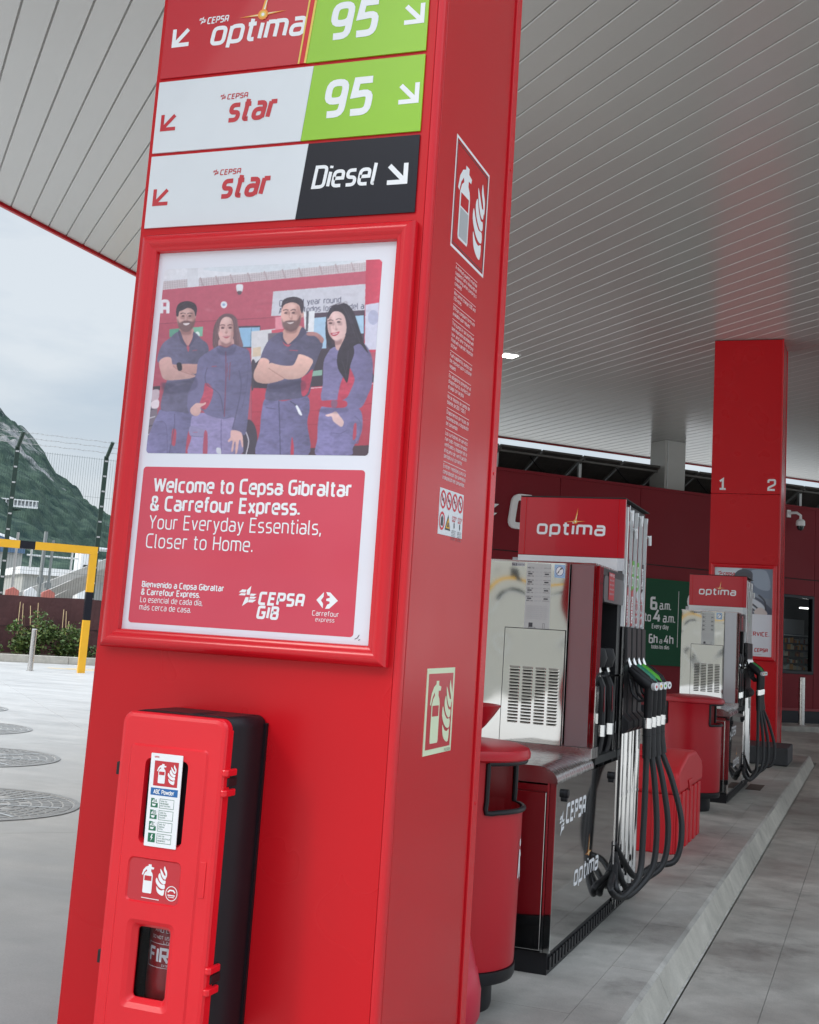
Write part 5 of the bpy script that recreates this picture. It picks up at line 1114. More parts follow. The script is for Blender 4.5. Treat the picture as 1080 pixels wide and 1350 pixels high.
# sloping rounded cover
def cover(y0, y1, za, zb):
    prof = []
    for i in range(8):
        a = math.pi/2*i/7; prof.append((xR+.008-.085*(1-math.cos(math.pi/2-a)) , -.062+.085*math.sin(a)*.8))
    prof = [(xR+.008-.10*(1-math.cos(a)), -.055+.068*math.sin(a)) for a in [math.pi/2*i/8 for i in range(9)]]
    prof = [(xR+.008, -.062)]+prof+[(xL-.004, .013), (xL-.004, -.062)]
    n = len(prof); vs = [(x, y0, za+z) for x, z in prof]+[(x, y1, zb+z) for x, z in prof]
    return vs, [(i, i+n, (i+1) % n+n, (i+1) % n) for i in range(n)]+[tuple(range(n)), tuple(range(2*n-1, n-1, -1))]
m = MB(); vs, fs = cover(yA-.008, yU+.02, .905, .915); m.add(vs, fs, STEELR); m.build('cover', pump, smooth=True, auto=40)
m = MB(); m.box((xL, yU-.02, .90), (xR+.001, yU+.14, .954), STEELR); m.build('skirt', pump, bevel=.002)
# upper cabinet
al = math.radians(4.6); exs = Vector((math.cos(al), -math.sin(al), 0)); Pq = frame(Vector((xL, yU+.014, 0))-exs*xL, exs, (0,0,1), (-math.sin(al), -math.cos(al), 0))
m = MB(); m.obox(Pq, xL, -1.541, .956, 1.905, 0, -.004, STEEL); m.build('front_sheet', pump)
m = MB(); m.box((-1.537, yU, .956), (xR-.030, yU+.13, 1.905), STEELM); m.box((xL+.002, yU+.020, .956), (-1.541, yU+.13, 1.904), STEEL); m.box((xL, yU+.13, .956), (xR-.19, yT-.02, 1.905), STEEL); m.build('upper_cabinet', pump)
m = MB(); m.box((xL-.004, yU-.004, 1.905), (xR-.02, yT-.01, 1.914), STEELR); m.build('cabinet_lid', pump)
m = MB(); m.box((xR-.028, yU-.002, .956), (xR-.022, yU+.02, 1.903), CHR); m.box((xR-.020, yU+.002, .956), (xR-.004, yU+.12, 1.90), STEELD); m.box((xR-.004, yU, .956), (xR+.001, yU+.010, 1.902), CHR); m.build('corner_strip', pump)
m = MB(); m.obox(Pq, -1.888, -1.549, .956, 1.548, .005, .001, STEEL); dr = m.build('service_door', pump)
m = MB()
for a0, a1, b0, b1 in ((-1.892,-1.888,.956,1.552),(-1.549,-1.545,.956,1.552),(-1.888,-1.549,1.548,1.552)): m.obox(Pq, a0, a1, b0, b1, .0036, .0005, DARK)
m.build('door_gap', dr)
for c in range(4):
    for r in range(18):
        x0 = -1.852+c*.0735; z0 = 1.338-r*.0168
        m = MB(); w, h, d = .060, .0105, .008
        v = [Pq(x0,z0,.0055),Pq(x0+w,z0,.0055),Pq(x0+w,z0+h,.0055),Pq(x0,z0+h,.0055),Pq(x0+.006,z0+.001,.0055+d),Pq(x0+w-.006,z0+.001,.0055+d)]
        m.add(v, [(4,5,2,3),(0,3,4),(5,1,2)][:3], CHR if False else STEEL); m.add([Pq(x0+.004,z0-.0005,.006),Pq(x0+w-.004,z0-.0005,.006),Pq(x0+w-.004,z0+.0062,.006),Pq(x0+.004,z0+.0062,.006)], [(0,1,2,3)], DARK)
        m.build('louvre', dr)
Pp = Pq
m = MB(); m.prism(Pp, [(-1.785,1.470),(-1.640,1.466),(-1.645,1.898),(-1.783,1.902)], 0, .0012, mat('paper_notice', (.50,.51,.50), .45)); nt = m.build('notice', pump)
m = MB(); f = .0018
for r in range(9):
    for c in range(3):
        text(m, Pp, ('ABC no','DA-12','min')[c], -1.778+c*.047, -1.742+c*.047, 1.872-r*.022, .006, DPR if c != 1 else GPR, .2, 0, .2, f)
        if c != 1 and r % 2: poly(m, Pp, [(-1.774+c*.047,1.861-r*.022),(-1.750+c*.047,1.861-r*.022),(-1.750+c*.047,1.868-r*.022),(-1.774+c*.047,1.868-r*.022)], DPR, f)
for r in range(7): text(m, Pp, 'condiciones de uso', -1.775, -1.66+.004*(r % 3), 1.668-r*.011, .006, GPR, .15, 0, .2, f)
poly(m, Pp, [(-1.758,1.560),(-1.735,1.560),(-1.735,1.582),(-1.758,1.582)], DPR, f); line(m, Pp, [(-1.758,1.545),(-1.72,1.545),(-1.72,1.558),(-1.758,1.558)], .002, DPR, f, True); poly(m, Pp, [(-1.772,1.500),(-1.745,1.500),(-1.745,1.508),(-1.772,1.508)], DPR, f); line(m, Pp, [(-1.678,1.55),(-1.678,1.58),(-1.668,1.58),(-1.668,1.55)], .0015, DPR, f, True)
m.build('print', nt)
m = MB(); m.prism(Pp, [(-1.625,1.828),(-1.566,1.826),(-1.567,1.896),(-1.626,1.898)], 0, .001, LBLUE); st = m.build('sticker', pump)
m = MB(); disc(m, Pp, (-1.596,1.862), .026, .029, WPR, .0014); ring(m, Pp, (-1.596,1.862), .022, .025, .004, BLUE, .0018); poly(m, Pp, [(-1.612,1.848),(-1.590,1.880),(-1.578,1.876),(-1.596,1.868),(-1.602,1.852)], DPR, .0022); m.build('print', st)
m = MB(); m.prism(Pp, [(-1.872,1.882),(-1.796,1.881),(-1.796,1.901),(-1.872,1.902)], 0, .001, GPR); text(m, Pp, 'GILB', -1.868, -1.842, 1.885, .010, DPR, .25, 0, .1, .0015); text(m, Pp, 'serie', -1.834, -1.80, 1.887, .006, DPR, .15, 0, .1, .0015); m.build('rating_plate', pump)
# side recess with the low nozzles
m = MB()
m.box((xR-.19, yU+.131, .90), (xR-.18, yT+.1, 1.9), DARK); m.box((xR-.18, yU+.131, .86), (xR-.01, yT+.1, .90), DARK); m.box((xR-.18, yU+.131, 1.86), (xR-.008, yT+.1, 1.902), BLK); m.build('recess', pump)
m = MB(); m.prism(side(xR-.006), rrect(yU+.16, 1.72, 7.135, 1.862, .03), -.05, 0, mat('dark_grey_panel', (.07,.07,.075), .35)); m.build('recess_hood', pump)
m = MB(); m.prism(side(xR-.004), [(yU+.27,1.735),(yU+.42,1.735),(yU+.42,1.885),(yU+.27,1.885)], 0, .001, RPR); text(m, side(xR-.004), 'PREPAGO', yU+.28, yU+.41, 1.865, .012, WPR, .2, 0, .1, .0015)
for k in range(4): text(m, side(xR-.004), 'seleccione', yU+.29, yU+.40, 1.84-k*.025, .010, GPR, .2, 0, .1, .0015)
m.build('label', pump)
m = MB(); m.box((xR-.02, yU+.131, 1.318), (xR+.0, 7.10, 1.328), CHR); m.box((xR-.01, 7.02, .9), (xR, 7.03, 1.32), CHR); m.box((xR-.012, yU+.04, .958), (xR+.002, yU+.10, 1.27), STEEL); m.build('rail', pump)
for yy in (6.66, 6.88):
    m = MB(); m.tube([(xR-.10,yy,1.44),(xR-.05,yy+.01,1.40),(xR-.03,yy+.02,1.34)], .012, CHR, 8)
    m.tube([(xR-.06,yy+.02,1.34),(xR-.03,yy+.03,1.26),(xR-.02,yy+.04,1.14)], [.03,.034,.024], BLK, 10); m.tube([(xR-.02,yy+.04,1.14),(xR-.02,yy+.04,1.06)], .024, BLK, 10)
    m.add([(xR-.0,yy+.01,1.27),(xR+.0,yy+.05,1.19),(xR-.0,yy+.02,1.12)], [(0,1,2)], NATO)
    m.lathe((xR-.04, yy-.01, 1.42), [(.0,.06),(.04,.05),(.055,0),(.04,-.05),(0,-.06)], BLK, 12)
    nzl = m.build('nozzle', pump, smooth=True)
    m = MB(); m.tube([(xR-.02,yy+.04,1.06),(xR-.02,yy+.04,1.0)], .027, CHR, 10); m.build('swivel', nzl, smooth=True)
# tower
m = MB(); m.box((xL-.01, yT+.012, .095), (xR-.02, yE, 2.325), BLK); m.build('tower', pump)
m = MB(); m.prism(front(yT), [(xL-.012,1.988),(xR+.008,1.988),(xR+.008,2.332),(xL-.012,2.332)], -.022, 0, RPR); m.prism(front(yT), [(xL-.012,2.333),(xR+.008,2.333),(xR+.008,2.340),(xL-.012,2.340)], -.8, .002, DARK); hd = m.build('head_panel', pump, bevel=.002)
m = MB()
for a in (xL+.022, xR-.032): m.prism(front(yT), [(a,1.99),(a+.004,1.99),(a+.004,2.33),(a,2.33)], 0, .004, REDF)
m.build('head_strip', hd)
m = MB(); Ph = front(yT-.0005); text(m, Ph, 'optima', -1.898, -1.500, 2.118, .070, WPR, .20, .05, .2, .002, .26); starburst(m, Ph, -1.672, 2.192, .082, .003); m.build('lettering', hd)
m = MB(); m.prism(front(yT), [(xL-.012,1.915),(xR-.03,1.915),(xR-.03,1.986),(xL-.012,1.986)], -.02, .0, WHT); m.prism(front(yT), [(xR-.03,1.915),(xR+.008,1.915),(xR+.008,1.986),(xR-.03,1.986)], -.02, .0, SIGNW); m.build('head_base', pump)
m = MB(); m.box((xL-.05, yT+.02, 1.91), (xL-.012, yT+.08, 1.97), GPR); m.build('side_bracket', pump)
ysn = (7.225, 7.385, 7.545, 7.705); tops = ((DPR,RPR),(LGRN,RPR),(LGRN,SIGNW),(NAVY,SIGNW))
for k, yy in enumerate((7.14, 7.30, 7.46, 7.62, 7.78)):
    m = MB(); m.box((xR-.02, yy, 1.60), (xR+.001, yy+.016, 2.30), WHT); m.box((xR+.001, yy-.001, 1.60), (xR+.004, yy+.020, 2.30), CHR); m.build('mast_fin', pump, bevel=.002)
    if k in (1, 2, 4, 0): 
        m = MB(); m.tube([(xR+.006,yy+.02,2.27-.09*(k % 3 == 1 or k == 4)),(xR+.018,yy+.03,2.28-.09*(k % 3 == 1 or k == 4)),(xR+.018,yy+.035,2.22-.09*(k % 3 == 1 or k == 4))], .011, WHT, 7); m.build('hose_clip', pump, smooth=True)
for k, yy in enumerate(ysn):
    m = MB(); Ps = side(xR-.010)
    m.prism(Ps, [(yy-.058,1.80),(yy+.058,1.84),(yy+.058,2.0),(yy-.058,2.0)], 0, .004, tops[k][0]); m.prism(Ps, [(yy-.058,1.61),(yy+.058,1.61),(yy+.058,1.838),(yy-.058,1.798)], 0, .004, tops[k][1])
    lb = m.build('grade_label', pump)
    m = MB(); R90 = frame((xR-.0095, yy+.03, 0), (0,0,1), (0,-1,0), (1,0,0)); text(m, R90, ('optima','optima','star','star')[k], 1.63, 1.78, 0, .05, (WPR,WPR,RPR,RPR)[k], .2, 0, .2, .006); text(m, R90, ('diesel','95','95','diesel')[k], 1.85, 1.97, 0, .05, WPR, .2, 0, .2, .006); m.build('lettering', lb)
    # holster boot
    m = MB(); m.prism(frame((0, yy-.062, 0), (1,0,0), (0,0,1), (0,-1,0)), [(xR-.02,1.598),(xR+.02,1.598),(xR+.024,1.42),(xR+.008,1.38),(xR+.008,1.10),(xR+.05,1.06),(xR+.05,1.02),(xR+.02,.99),(xR-.02,.99)], -.124, -.002, BLK); m.build('holster', pump, bevel=.006)
    # nozzle: spout, body, grip cover, end cap
    cx = xR+.145; gm_ = (BLK, TGRN, LGRN, BLK)[k]
    m = MB()
    m.tube([(xR+.035,yy,1.36),(xR+.085,yy,1.315),(xR+.125,yy,1.285),(cx+.012,yy,1.262)], [.022,.034,.036,.028], BLK, 12)
    m.tube([(xR+.03,yy,1.30),(xR+.05,yy,1.22),(xR+.09,yy,1.18),(cx,yy,1.19)], .009, BLK, 8)
    m.tube([(cx,yy,1.26),(cx,yy,1.13),(cx-.002,yy,1.085)], [.026,.025,.023], BLK, 12)
    nz_ = m.build('nozzle', pump, smooth=True)
    m = MB(); m.tube([(xR+.014,yy,1.425),(xR+.036,yy,1.365)], [.010,.013], CHR, 10); m.build('spout', nz_, smooth=True)
    m = MB(); m.tube([(xR+.040,yy,1.375),(xR+.085,yy,1.338),(xR+.13,yy,1.305),(cx+.010,yy,1.278)], [.020,.026,.026,.018], gm_, 12); m.build('grip', nz_, smooth=True)
    m = MB(); c0 = Vector((cx+.036,yy-.012,1.268)); Pn = frame(c0, Vector((.75,-.66,0)).cross(Vector((0,0,1)))*-1, (0,0,1), (.55,-.83,0))
    m.tube([c0-Vector((.93,-.36,0))*.012, c0+Vector((.93,-.36,0))*.012], .022, WPR, 14); m.tube([c0+Vector((.93,-.36,0))*.0125, c0+Vector((.93,-.36,0))*.014], .008, (NATO, YEL, LGRN, NAVY)[k], 8); m.build('end_cap', nz_, smooth=True)
    m = MB(); m.tube([(cx-.002,yy,1.088),(cx-.003,yy,1.03)], .029, CHR, 14); m.tube([(cx-.002,yy,1.07),(cx-.002,yy,1.065)], .032, CHR, 14); m.build('swivel', nz_, smooth=True)
    # hose
    bulge = (.005, .055, .095, .15)[k]; lowz = (.135, .11, .125, .17)[k]
    pts = [(cx-.003,yy,1.04),(cx-.001,yy,.90),(cx+bulge*.55,yy-.02,.70),(cx+bulge,yy-.05,.46),(cx+bulge*.85,yy-.09,.26),(cx+bulge*.2-.02,yy-.16,lowz+.05),(xR+.075,yy-.27,lowz),(xR+.04,yy-.38+.0*k,lowz+.06),(xR-.002,7.17-.02*k,.24+.05*k)]
    q = catmull(pts, 7, False)
    m = MB(); m.tube(q, .0178, RUB, 12); hs = m.build('hose', pump, smooth=True)
    m = MB(); m.tube([(cx-.003,yy,1.03),(cx-.001,yy,.96),(cx+bulge*.1,yy,.86)], [.026,.026,.025], RUB, 12); m.tube([(cx-.003,yy,.99),(cx-.003,yy,.985)], .0285, BLK, 12); m.build('sleeve', hs, smooth=True)
for k, yy in enumerate((7.20, 7.33, 7.46, 7.59, 7.72)):
    m = MB(); m.tube([(xR-.004,yy,.10),(xR-.004,yy,1.0)], .020, CHR, 10); m.tube([(xR-.004,yy,.62),(xR-.004,yy,.635)], .0225, CHR, 10); m.build('riser_pipe', pump, smooth=True)
for yy, low in ((6.70, .20), (6.92, .12)):
    q = catmull([(xR-.02,yy+.04,1.0),(xR-.03,yy+.04,.93),(xR-.05,yy+.03,.87),(xR-.07,yy+.02,.80)], 5, False)
    m = MB(); m.tube(q, .016, RUB, 10); m.build('hose', pump, smooth=True)
for yy, zz in ((5.85, .785), (6.95, .775)):
    m = MB(); m.tube([(xR,yy,zz),(xR+.02,yy,zz)], .02, BLK, 12); m.tube([(xR,yy,zz-.025),(xR+.015,yy,zz-.025)], .013, BLK, 10); m.build('lock', sp, smooth=True)
m = MB(); Ps = side(xR); emblem(m, Ps, 5.775, .595, .115, WPR, .0012, .85); text(m, Ps, 'CEPS@', 5.905, 6.305, .648, .076, WPR, .24, .14, .16, .0012, .3)
text(m, Ps, 'optima', 6.125, 6.67, .325, .080, WPR, .20, .2, .2, .0012, .26); starburst(m, Ps, 6.43, .435, .095, .002)
m.build('lettering', sp)
p2 = copy_tree(pump, None, (0, 7.15, 0)); p2['label'] = 'farther steel fuel pump with red head panel, before the column marked 1 and 2'
ROOT[p2] = Vector(p2.location)

# ------------------------------------------------------------------ bins
def bin_(cx, cy, lab, hood):
    t = thing('litter_bin', lab, 'bin', (cx, cy, 0), 'round red bins on the island')
    c = (cx, cy, 0); r = .285
    m = MB(); m.lathe(c, [(.0,.0),(.19,0),(.195,.02),(.195,.12),(.215,.13)], BLK, 32); m.lathe(c, [(.215,.128),(.278,.13),(.284,.145),(.284,.178),(.27,.18)], BLK, 40); m.build('base', t, smooth=True)
    m = MB(); m.lathe(c, [(.268,.178),(.277,.182),(.279,.195),(.283,.50),(r,.80)], BRED, 48)
    a = math.radians(46)
    for a0, a1 in ((a, math.pi-a), (math.pi+a, 2*math.pi-a)):
        m.lathe(c, [(r,.80),(r+.002,.99),(r+.010,1.01)], BRED, 14, a0, a1); m.lathe(c, [(r-.012,1.0),(r-.012,.80)], BRED, 14, a0, a1)
    m.build('body', t, smooth=True)
    m = MB(); m.lathe(c, [(r-.012,.80),(r-.02,.62),(0,.60)], BRED, 32); m.build('liner', t)
    m = MB(); m.lathe(c, [(r-.01,.992),(r+.012,.992),(r+.022,1.0),(r+.024,1.02),(r+.016,1.036),(r-.02,1.05),(.15,1.062),(0,1.066)], BRED, 48); m.build('lid', t, smooth=True)
    for s in (0, math.pi):
        pts = []
        for i in range(9): an = s-a+2*a*i/8; pts.append((cx+(r+.004)*math.cos(an), cy+(r+.004)*math.sin(an), .988))
        q = []
        for i in range(9): an = s+a-2*a*i/8; q.append((cx+(r+.004)*math.cos(an), cy+(r+.004)*math.sin(an), .795))
        q2 = [q[0]]+q[1:]
        def mid(p, z, k): return (p[0], p[1], z)
        loop = pts+[mid(pts[-1], .95, 0), mid(pts[-1], .84, 0)]+q+[mid(q[-1], .84, 0), mid(q[-1], .95, 0), pts[0]]
        lp = catmull(loop, 2, False); m = MB(); m.tube(lp, .011, BLK, 8, False); m.build('opening_trim', t, smooth=True)
    Pc_ = lambda a_, b_, d=0: Vector((cx+(.2845+d)*math.cos(a_/.2845), cy+(.2845+d)*math.sin(a_/.2845), b_))
    m = MB(); f = .0015
    disc(m, Pc_, (.03,.66), .014, .016, WPR, f, 10); poly(m, Pc_, [(.015,.635),(.04,.63),(.042,.58),(.05,.52),(.038,.52),(.028,.57),(.018,.52),(.005,.52),(.012,.58)], WPR, f)
    line(m, Pc_, [(.038,.625),(.065,.60),(.075,.62)], .007, WPR, f); line(m, Pc_, [(.055,.565),(.059,.50),(.09,.50),(.094,.565)], .008, WPR, f)
    m.build('pictogram', t)
    if hood:
        m = MB(); m.lathe(c, [(.055,1.062),(.075,1.085),(.11,1.12),(.145,1.165),(.172,1.205),(.168,1.208),(.13,1.165),(.10,1.13),(.04,1.10),(0,1.10)], BRED, 32); m.build('funnel', t, smooth=True)
bin_(-1.672, 5.08, 'round red bin with a funnel top beside the nearer pump, behind the front column', True)
bin_(-1.668, 12.15, 'round red bin between the ribbed red box and the farther pump', False)
t = thing('water_can_stand', 'flared red plastic container low behind the front column, before the nearer bin', 'container', (-1.68, 4.72, 0))
m = MB(); m.lathe((-1.68,4.72,0), [(0,.04),(.255,.04),(.262,.06),(.262,.15),(.245,.22),(.24,.225),(.236,.24),(.21,.34),(.19,.42),(.185,.425),(.18,.44),(.15,.60),(.12,.70),(0,.71)], mat('pink_red_plastic', (.52,.012,.04), .35, var=.05, vscale=4), 40); m.build('shell', t, smooth=True, auto=60)
m = MB(); m.lathe((-1.68,4.72,0), [(0,0),(.24,0),(.24,.04),(0,.04)], BLK, 32); m.build('foot', t)
# ribbed box
t = thing('grit_box', 'ribbed red plastic storage box with a humped lid behind the nearer pump hoses', 'box', (-1.72, 10.0, 0))
m = MB(); m.box((-2.04, 9.40, 0), (-1.385, 10.64, .43), GRIT)
for i in range(6): m.box((-1.386, 9.41+i*.215, 0), (-1.366, 9.54+i*.215, .425), GRIT)
for i in range(3): m.box((-2.02+i*.23, 9.385, 0), (-1.86+i*.23, 9.401, .425), GRIT)
m.build('body', t, bevel=.012)
m = MB(); m.prism(frame((-2.06, 0, 0), (0,1,0), (0,0,1), (1,0,0)), [(9.365,.425),(10.675,.425),(10.675,.55),(10.62,.60),(10.3,.69),(9.85,.70),(9.48,.63),(9.40,.60),(9.365,.56)], 0, .70, GRIT); m.build('lid', t, bevel=.03, seg=3, smooth=True)
m = MB(); m.prism(frame((-2.02, 0, 0), (0,1,0), (0,0,1), (1,0,0)), [(9.62,.66),(9.9,.66),(9.9,.735),(9.66,.70)], 0, .36, GRIT); m.build('lid_hump', t, bevel=.02)
m = MB(); m.prism(side(-1.362), [(9.80,.50),(9.90,.41),(10.0,.50)], 0, .012, GRIT); m.build('latch', t, bevel=.004)
# loose floor details
t = thing('access_cover', 'small rusty rectangular cover in the island beside the farther pump', 'cover', (-1.25, 14.6, 0))
m = MB(); m.box((-1.36, 14.35, -.004), (-1.20, 14.95, .005), mat('rust_plate', (.10,.07,.055), .8, var=.3, vscale=9)); m.build('plate', t)

# ------------------------------------------------------------------ height barrier and fence
def barrier(name_lab, P, u0, u1, zt, bands_post, bands_beam):
    o = P(u1, 0, 0); t = thing('height_barrier', name_lab, 'barrier', tuple(o))
    w = .09
    for u in (u0, u1):
        z = gz; segs = []
        for b0, b1 in bands_post: segs += [(z, b0, YEL), (b0, b1, NAVY)]; z = b1
        segs.append((z, zt-.20, YEL)); m = MB()
        for a, b_, mt in segs: m.obox(P, u-w, u+w, a, b_, -w, w, mt)
        m.build('post', t)
    m = MB(); x = u0-w
    for b0, b1 in bands_beam: m.obox(P, x, b0, zt-.199, zt+.0, -w, w, YEL); m.obox(P, b0, b1, zt-.199, zt, -w, w, NAVY); x = b1
    m.obox(P, x, u1+w, zt-.199, zt, -w, w, YEL); m.build('beam', t)
    return t
barrier('yellow and black height barrier across the entrance on the left', vplane(33.1), -2.2, 5.60, 3.14, [(1.22, 1.95)], [(-.9,-.45),(1.4,1.75),(3.72,4.10)])
fen = thing('security_fence', 'tall dark green anti climb mesh fence with cranked posts behind the planting', 'fence', tuple(uvp(6.8, 40, 0)))
for i in range(-3, 5):
    u = 6.86+i*2.76; m = MB(); m.obox(vplane(40), u-.065, u+.065, -.1, 6.42, 0, -.10, GFEN); m.tube([uvp(u,39.98,6.38), uvp(u+.10,39.72,6.86)], .06, GFEN, 6); po = m.build('post', fen)
    m = MB()
    for k in range(13): m.obox(vplane(39.99), u-.05, u+.05, .35+k*.49, .40+k*.49, 0, -.02, GALV)
    m.build('clamp', po)
    if i < 4:
        m = MB(); n = 34
        for k in range(n): a = u+.07+k*(2.62/n); m.obox(vplane(40.03), a, a+.006, .05, 6.34, 0, -.004, GFEN)
        for k in range(6): m.obox(vplane(40.036), u+.065, u+2.69, .1+k*1.24, .106+k*1.24, 0, -.004, GFEN)
        m.build('mesh_panel', fen)
for k, (v, z) in enumerate(((39.93,6.52),(39.83,6.68),(39.74,6.84))):
    m = MB(); m.tube([uvp(-1.5+.2*i, v, z+.015*math.sin(i*2.1)) for i in range(100)], .009, GALV, 4)
    for i in range(130): c = uvp(-1.4+.15*i, v, z); m.tube([c+Vector((0,0,-.03)), c+Vector((.02,.01,.03))], .006, GALV, 3)
    m.build('barbed_wire', fen)
t = thing('screen_fence', 'maroon fabric screen along the foot of the mesh fence', 'screen', tuple(uvp(6, 39.7, 0)))
m = MB(); n = 120; vs = []; fs = []
for i in range(n+1):
    u = -5+i*.17; zt = 1.76+.025*math.sin(u*1.3)+.04*abs(math.sin(u*1.14)); 
    for z in (0, .9, zt): vs.append(uvp(u, 39.72+.03*math.sin(u*4.1+z), z))
for i in range(n):
    for k in range(2): a = i*3+k; fs.append((a, a+3, a+4, a+1))
m.add(vs, fs, SCREEN); m.build('fabric', t, solid=.01)
m = MB(); m.tube([uvp(-5+i*.17, 39.70+.03*math.sin((-5+i*.17)*4.1), .86) for i in range(121)], .008, BLK, 4); m.build('seam', t)
leafm = []
for k, c in enumerate(((.045,.085,.018),(.075,.13,.028),(.13,.17,.04))): leafm.append(mat('leaf_%s' % 'abc'[k], c, .6, var=.2, vscale=20))
stemm = mat('stem', (.12,.08,.045), .8); cane = mat('cane', (.45,.33,.18), .7)
def shrub(u, v, w, h, lab, n, dens=1.):
    t = thing('climbing_shrub', lab, 'shrub', tuple(uvp(u, v, .05)), 'shrubs along the maroon screen')
    m = MB()
    for k in range(7):
        a = random.uniform(-w, w)*.7; m.tube([uvp(u+a*.2, v, .03), uvp(u+a*.6, v+random.uniform(-.1,.1), h*.4), uvp(u+a, v+random.uniform(-.1,.1), h*random.uniform(.6,.95))], [.014,.01,.005], stemm, 5)
    m.build('stem', t)
    m = MB(); cl = [(random.gauss(0, .45)*w, random.random()**1.2*h) for _ in range(16)]
    for k in range(n):
        cu, cz = random.choice(cl); a = cu+random.gauss(0, .13); z = cz+random.gauss(0, .12)
        if abs(a) > w*1.3 or z < .04 or z > h*(1.12-.5*(abs(a)/w)**2): continue
        p = uvp(u+a, v+random.gauss(0, .16), z); s = random.uniform(.035, .075)
        d1 = Vector((random.uniform(-1,1), random.uniform(-1,1), random.uniform(-.6,.6))).normalized(); d2 = d1.cross(Vector((random.uniform(-1,1), random.uniform(-1,1), random.uniform(-1,1)))).normalized()
        m.add([p-d1*s, p-d2*s*.55, p+d1*s, p+d2*s*.55], [(0,1,2,3)], leafm[min(2, int(random.random()**1.5*3))])
    m.build('foliage', t)
shrub(5.1, 38.9, .80, 1.30, 'leafy climbing shrub behind the short steel bollard on the left', 2300)
shrub(6.35, 38.9, .62, .98, 'lower leafy shrub just left of the yellow barrier post', 1400)
shrub(3.6, 38.95, .6, .55, 'low leafy shrub at the left edge by the maroon screen', 500)
shrub(7.4, 38.95, .5, .35, 'small shrub behind the yellow barrier post', 300); shrub(2.4, 38.9, .6, .8, 'leafy shrub left of the picture edge by the maroon screen', 400)
for k, (u, h) in enumerate(((4.62,1.6),(4.78,1.55),(5.05,1.5),(5.22,1.6),(5.93,1.45),(6.08,1.4),(6.12,1.1))):
    t = thing('plant_cane', ('leftmost thin cane of the group leaning on the maroon screen','second thin cane from the left against the maroon screen','third thin cane standing in the leafy shrub','tallest thin cane standing in the middle of the leafy shrub','left cane of the pair over the lower shrub','right cane of the pair over the lower shrub','short cane crossing the pair over the lower shrub')[k], 'cane', tuple(uvp(u, 39.2, .05)), 'canes in the planting bed')
    m = MB(); m.tube([uvp(u, 39.0, .03), uvp(u+(-.04 if k % 2 else .03)+(.12 if k == 2 else 0)*-1, 39.45, h)], .012, cane, 5); m.build('stick', t)

# ------------------------------------------------------------------ works yard beyond the fence
CORR = mat('corrugated_white', (.34,.345,.33), .5, var=.08, vscale=.6)
t = thing('warehouse', 'low white corrugated shed beyond the fence', 'building', tuple(uvp(10, 62, -.3)))
m = MB(); m.obox(vplane(62), 7.3, 26, -.3, 3.0, 0, -12, CORR); m.build('wall', t)
for k in range(60):
    m = MB(); a = 7.3+k*.31; m.obox(vplane(62), a, a+.14, -.2, 2.95, .03, 0, CORR); m.build('rib', t)
m = MB(); m.obox(vplane(61.8), 7.1, 26.2, 3.0, 3.35, 0, -12.4, WHT); m.build('roof_edge', t)
m = MB(); m.obox(vplane(61.9), 9.55, 10.0, 2.1, 2.9, 0, -.05, DARK); m.build('window', t)
m = MB(); m.tube([uvp(7.3,61.5,4.45), uvp(20,61.5,4.45)], .09, GALV, 8); m.tube([uvp(7.3,61.5,3.9), uvp(20,61.5,3.9)], .04, GALV, 8)
for k in range(7): m.tube([uvp(7.5+k*1.9,61.5,3.3), uvp(7.5+k*1.9,61.5,4.45)], .05, GALV, 6)
m.build('pipe_rail', t)
t = thing('block_building', 'white upright block beyond the fence by the barrier post', 'building', tuple(uvp(10.3, 64, -.3)))
m = MB(); m.obox(vplane(60.5), 9.7, 10.15, -.3, 4.5, 0, -2, WHT); m.build('wall', t)
m = MB(); m.obox(vplane(60.45), 9.82, 10.02, 3.2, 3.6, 0, -.05, DARK); m.build('window', t)
t = thing('conveyor_ramp', 'sloping pale concrete ramp with stepped blocks beyond the fence', 'ramp', tuple(uvp(8, 55, -.3)))
for k in range(3):
    m = MB(); m.prism(vplane(54-k*.6), [(6.5-k*.3,1.2+k*.35),(7.0-k*.3,1.2+k*.35),(10.6,3.25+k*.25),(10.6,3.5+k*.25),(10.2,3.5+k*.25)], 0, -.35, mat('ramp_concrete', (.38,.37,.35), .7, var=.1)); m.build('beam', t)
for k in range(8):
    m = MB(); m.obox(vplane(54.2), 6.9+k*.45, 7.2+k*.45, 1.65+k*.26, 1.85+k*.26, 0, -.3, MATS['ramp_concrete']); m.build('block', t)
m = MB(); m.obox(vplane(53), 6.2, 8.6, -.3, 1.75, 0, -.3, MATS['ramp_concrete']); m.build('base', t)
for u, v, h, r, lab in ((5.05,50,3.9,.05,'thin grey pole beyond the fence, left of the plants'),(6.25,48,4.3,.07,'dark grey pole beyond the fence, left one of the pair'),(6.55,48,4.0,.05,'dark grey pole beyond the fence, right one of the pair')):
    t = thing('yard_pole', lab, 'pole', tuple(uvp(u, v, -.3)), 'poles in the works yard'); m = MB(); m.tube([uvp(u,v,-.3), uvp(u+.05,v,h)], r, mat('pole_grey', (.2,.22,.22), .6), 8); m.obox(vplane(v), u-.1, u+.14, h*.55, h*.6, .05, -.05, MATS['pole_grey']); m.build('shaft', t)
t = thing('scaffold_rack', 'grey stacked rack beyond the fence at the left edge', 'rack', tuple(uvp(4.6, 52, -.3)))
for k in range(9):
    m = MB(); m.obox(vplane(52), 3.4, 5.0, .4+k*.42, .56+k*.42, 0, -.6, mat('rack_grey', (.34,.33,.32), .7, var=.15)); m.build('rail', t)
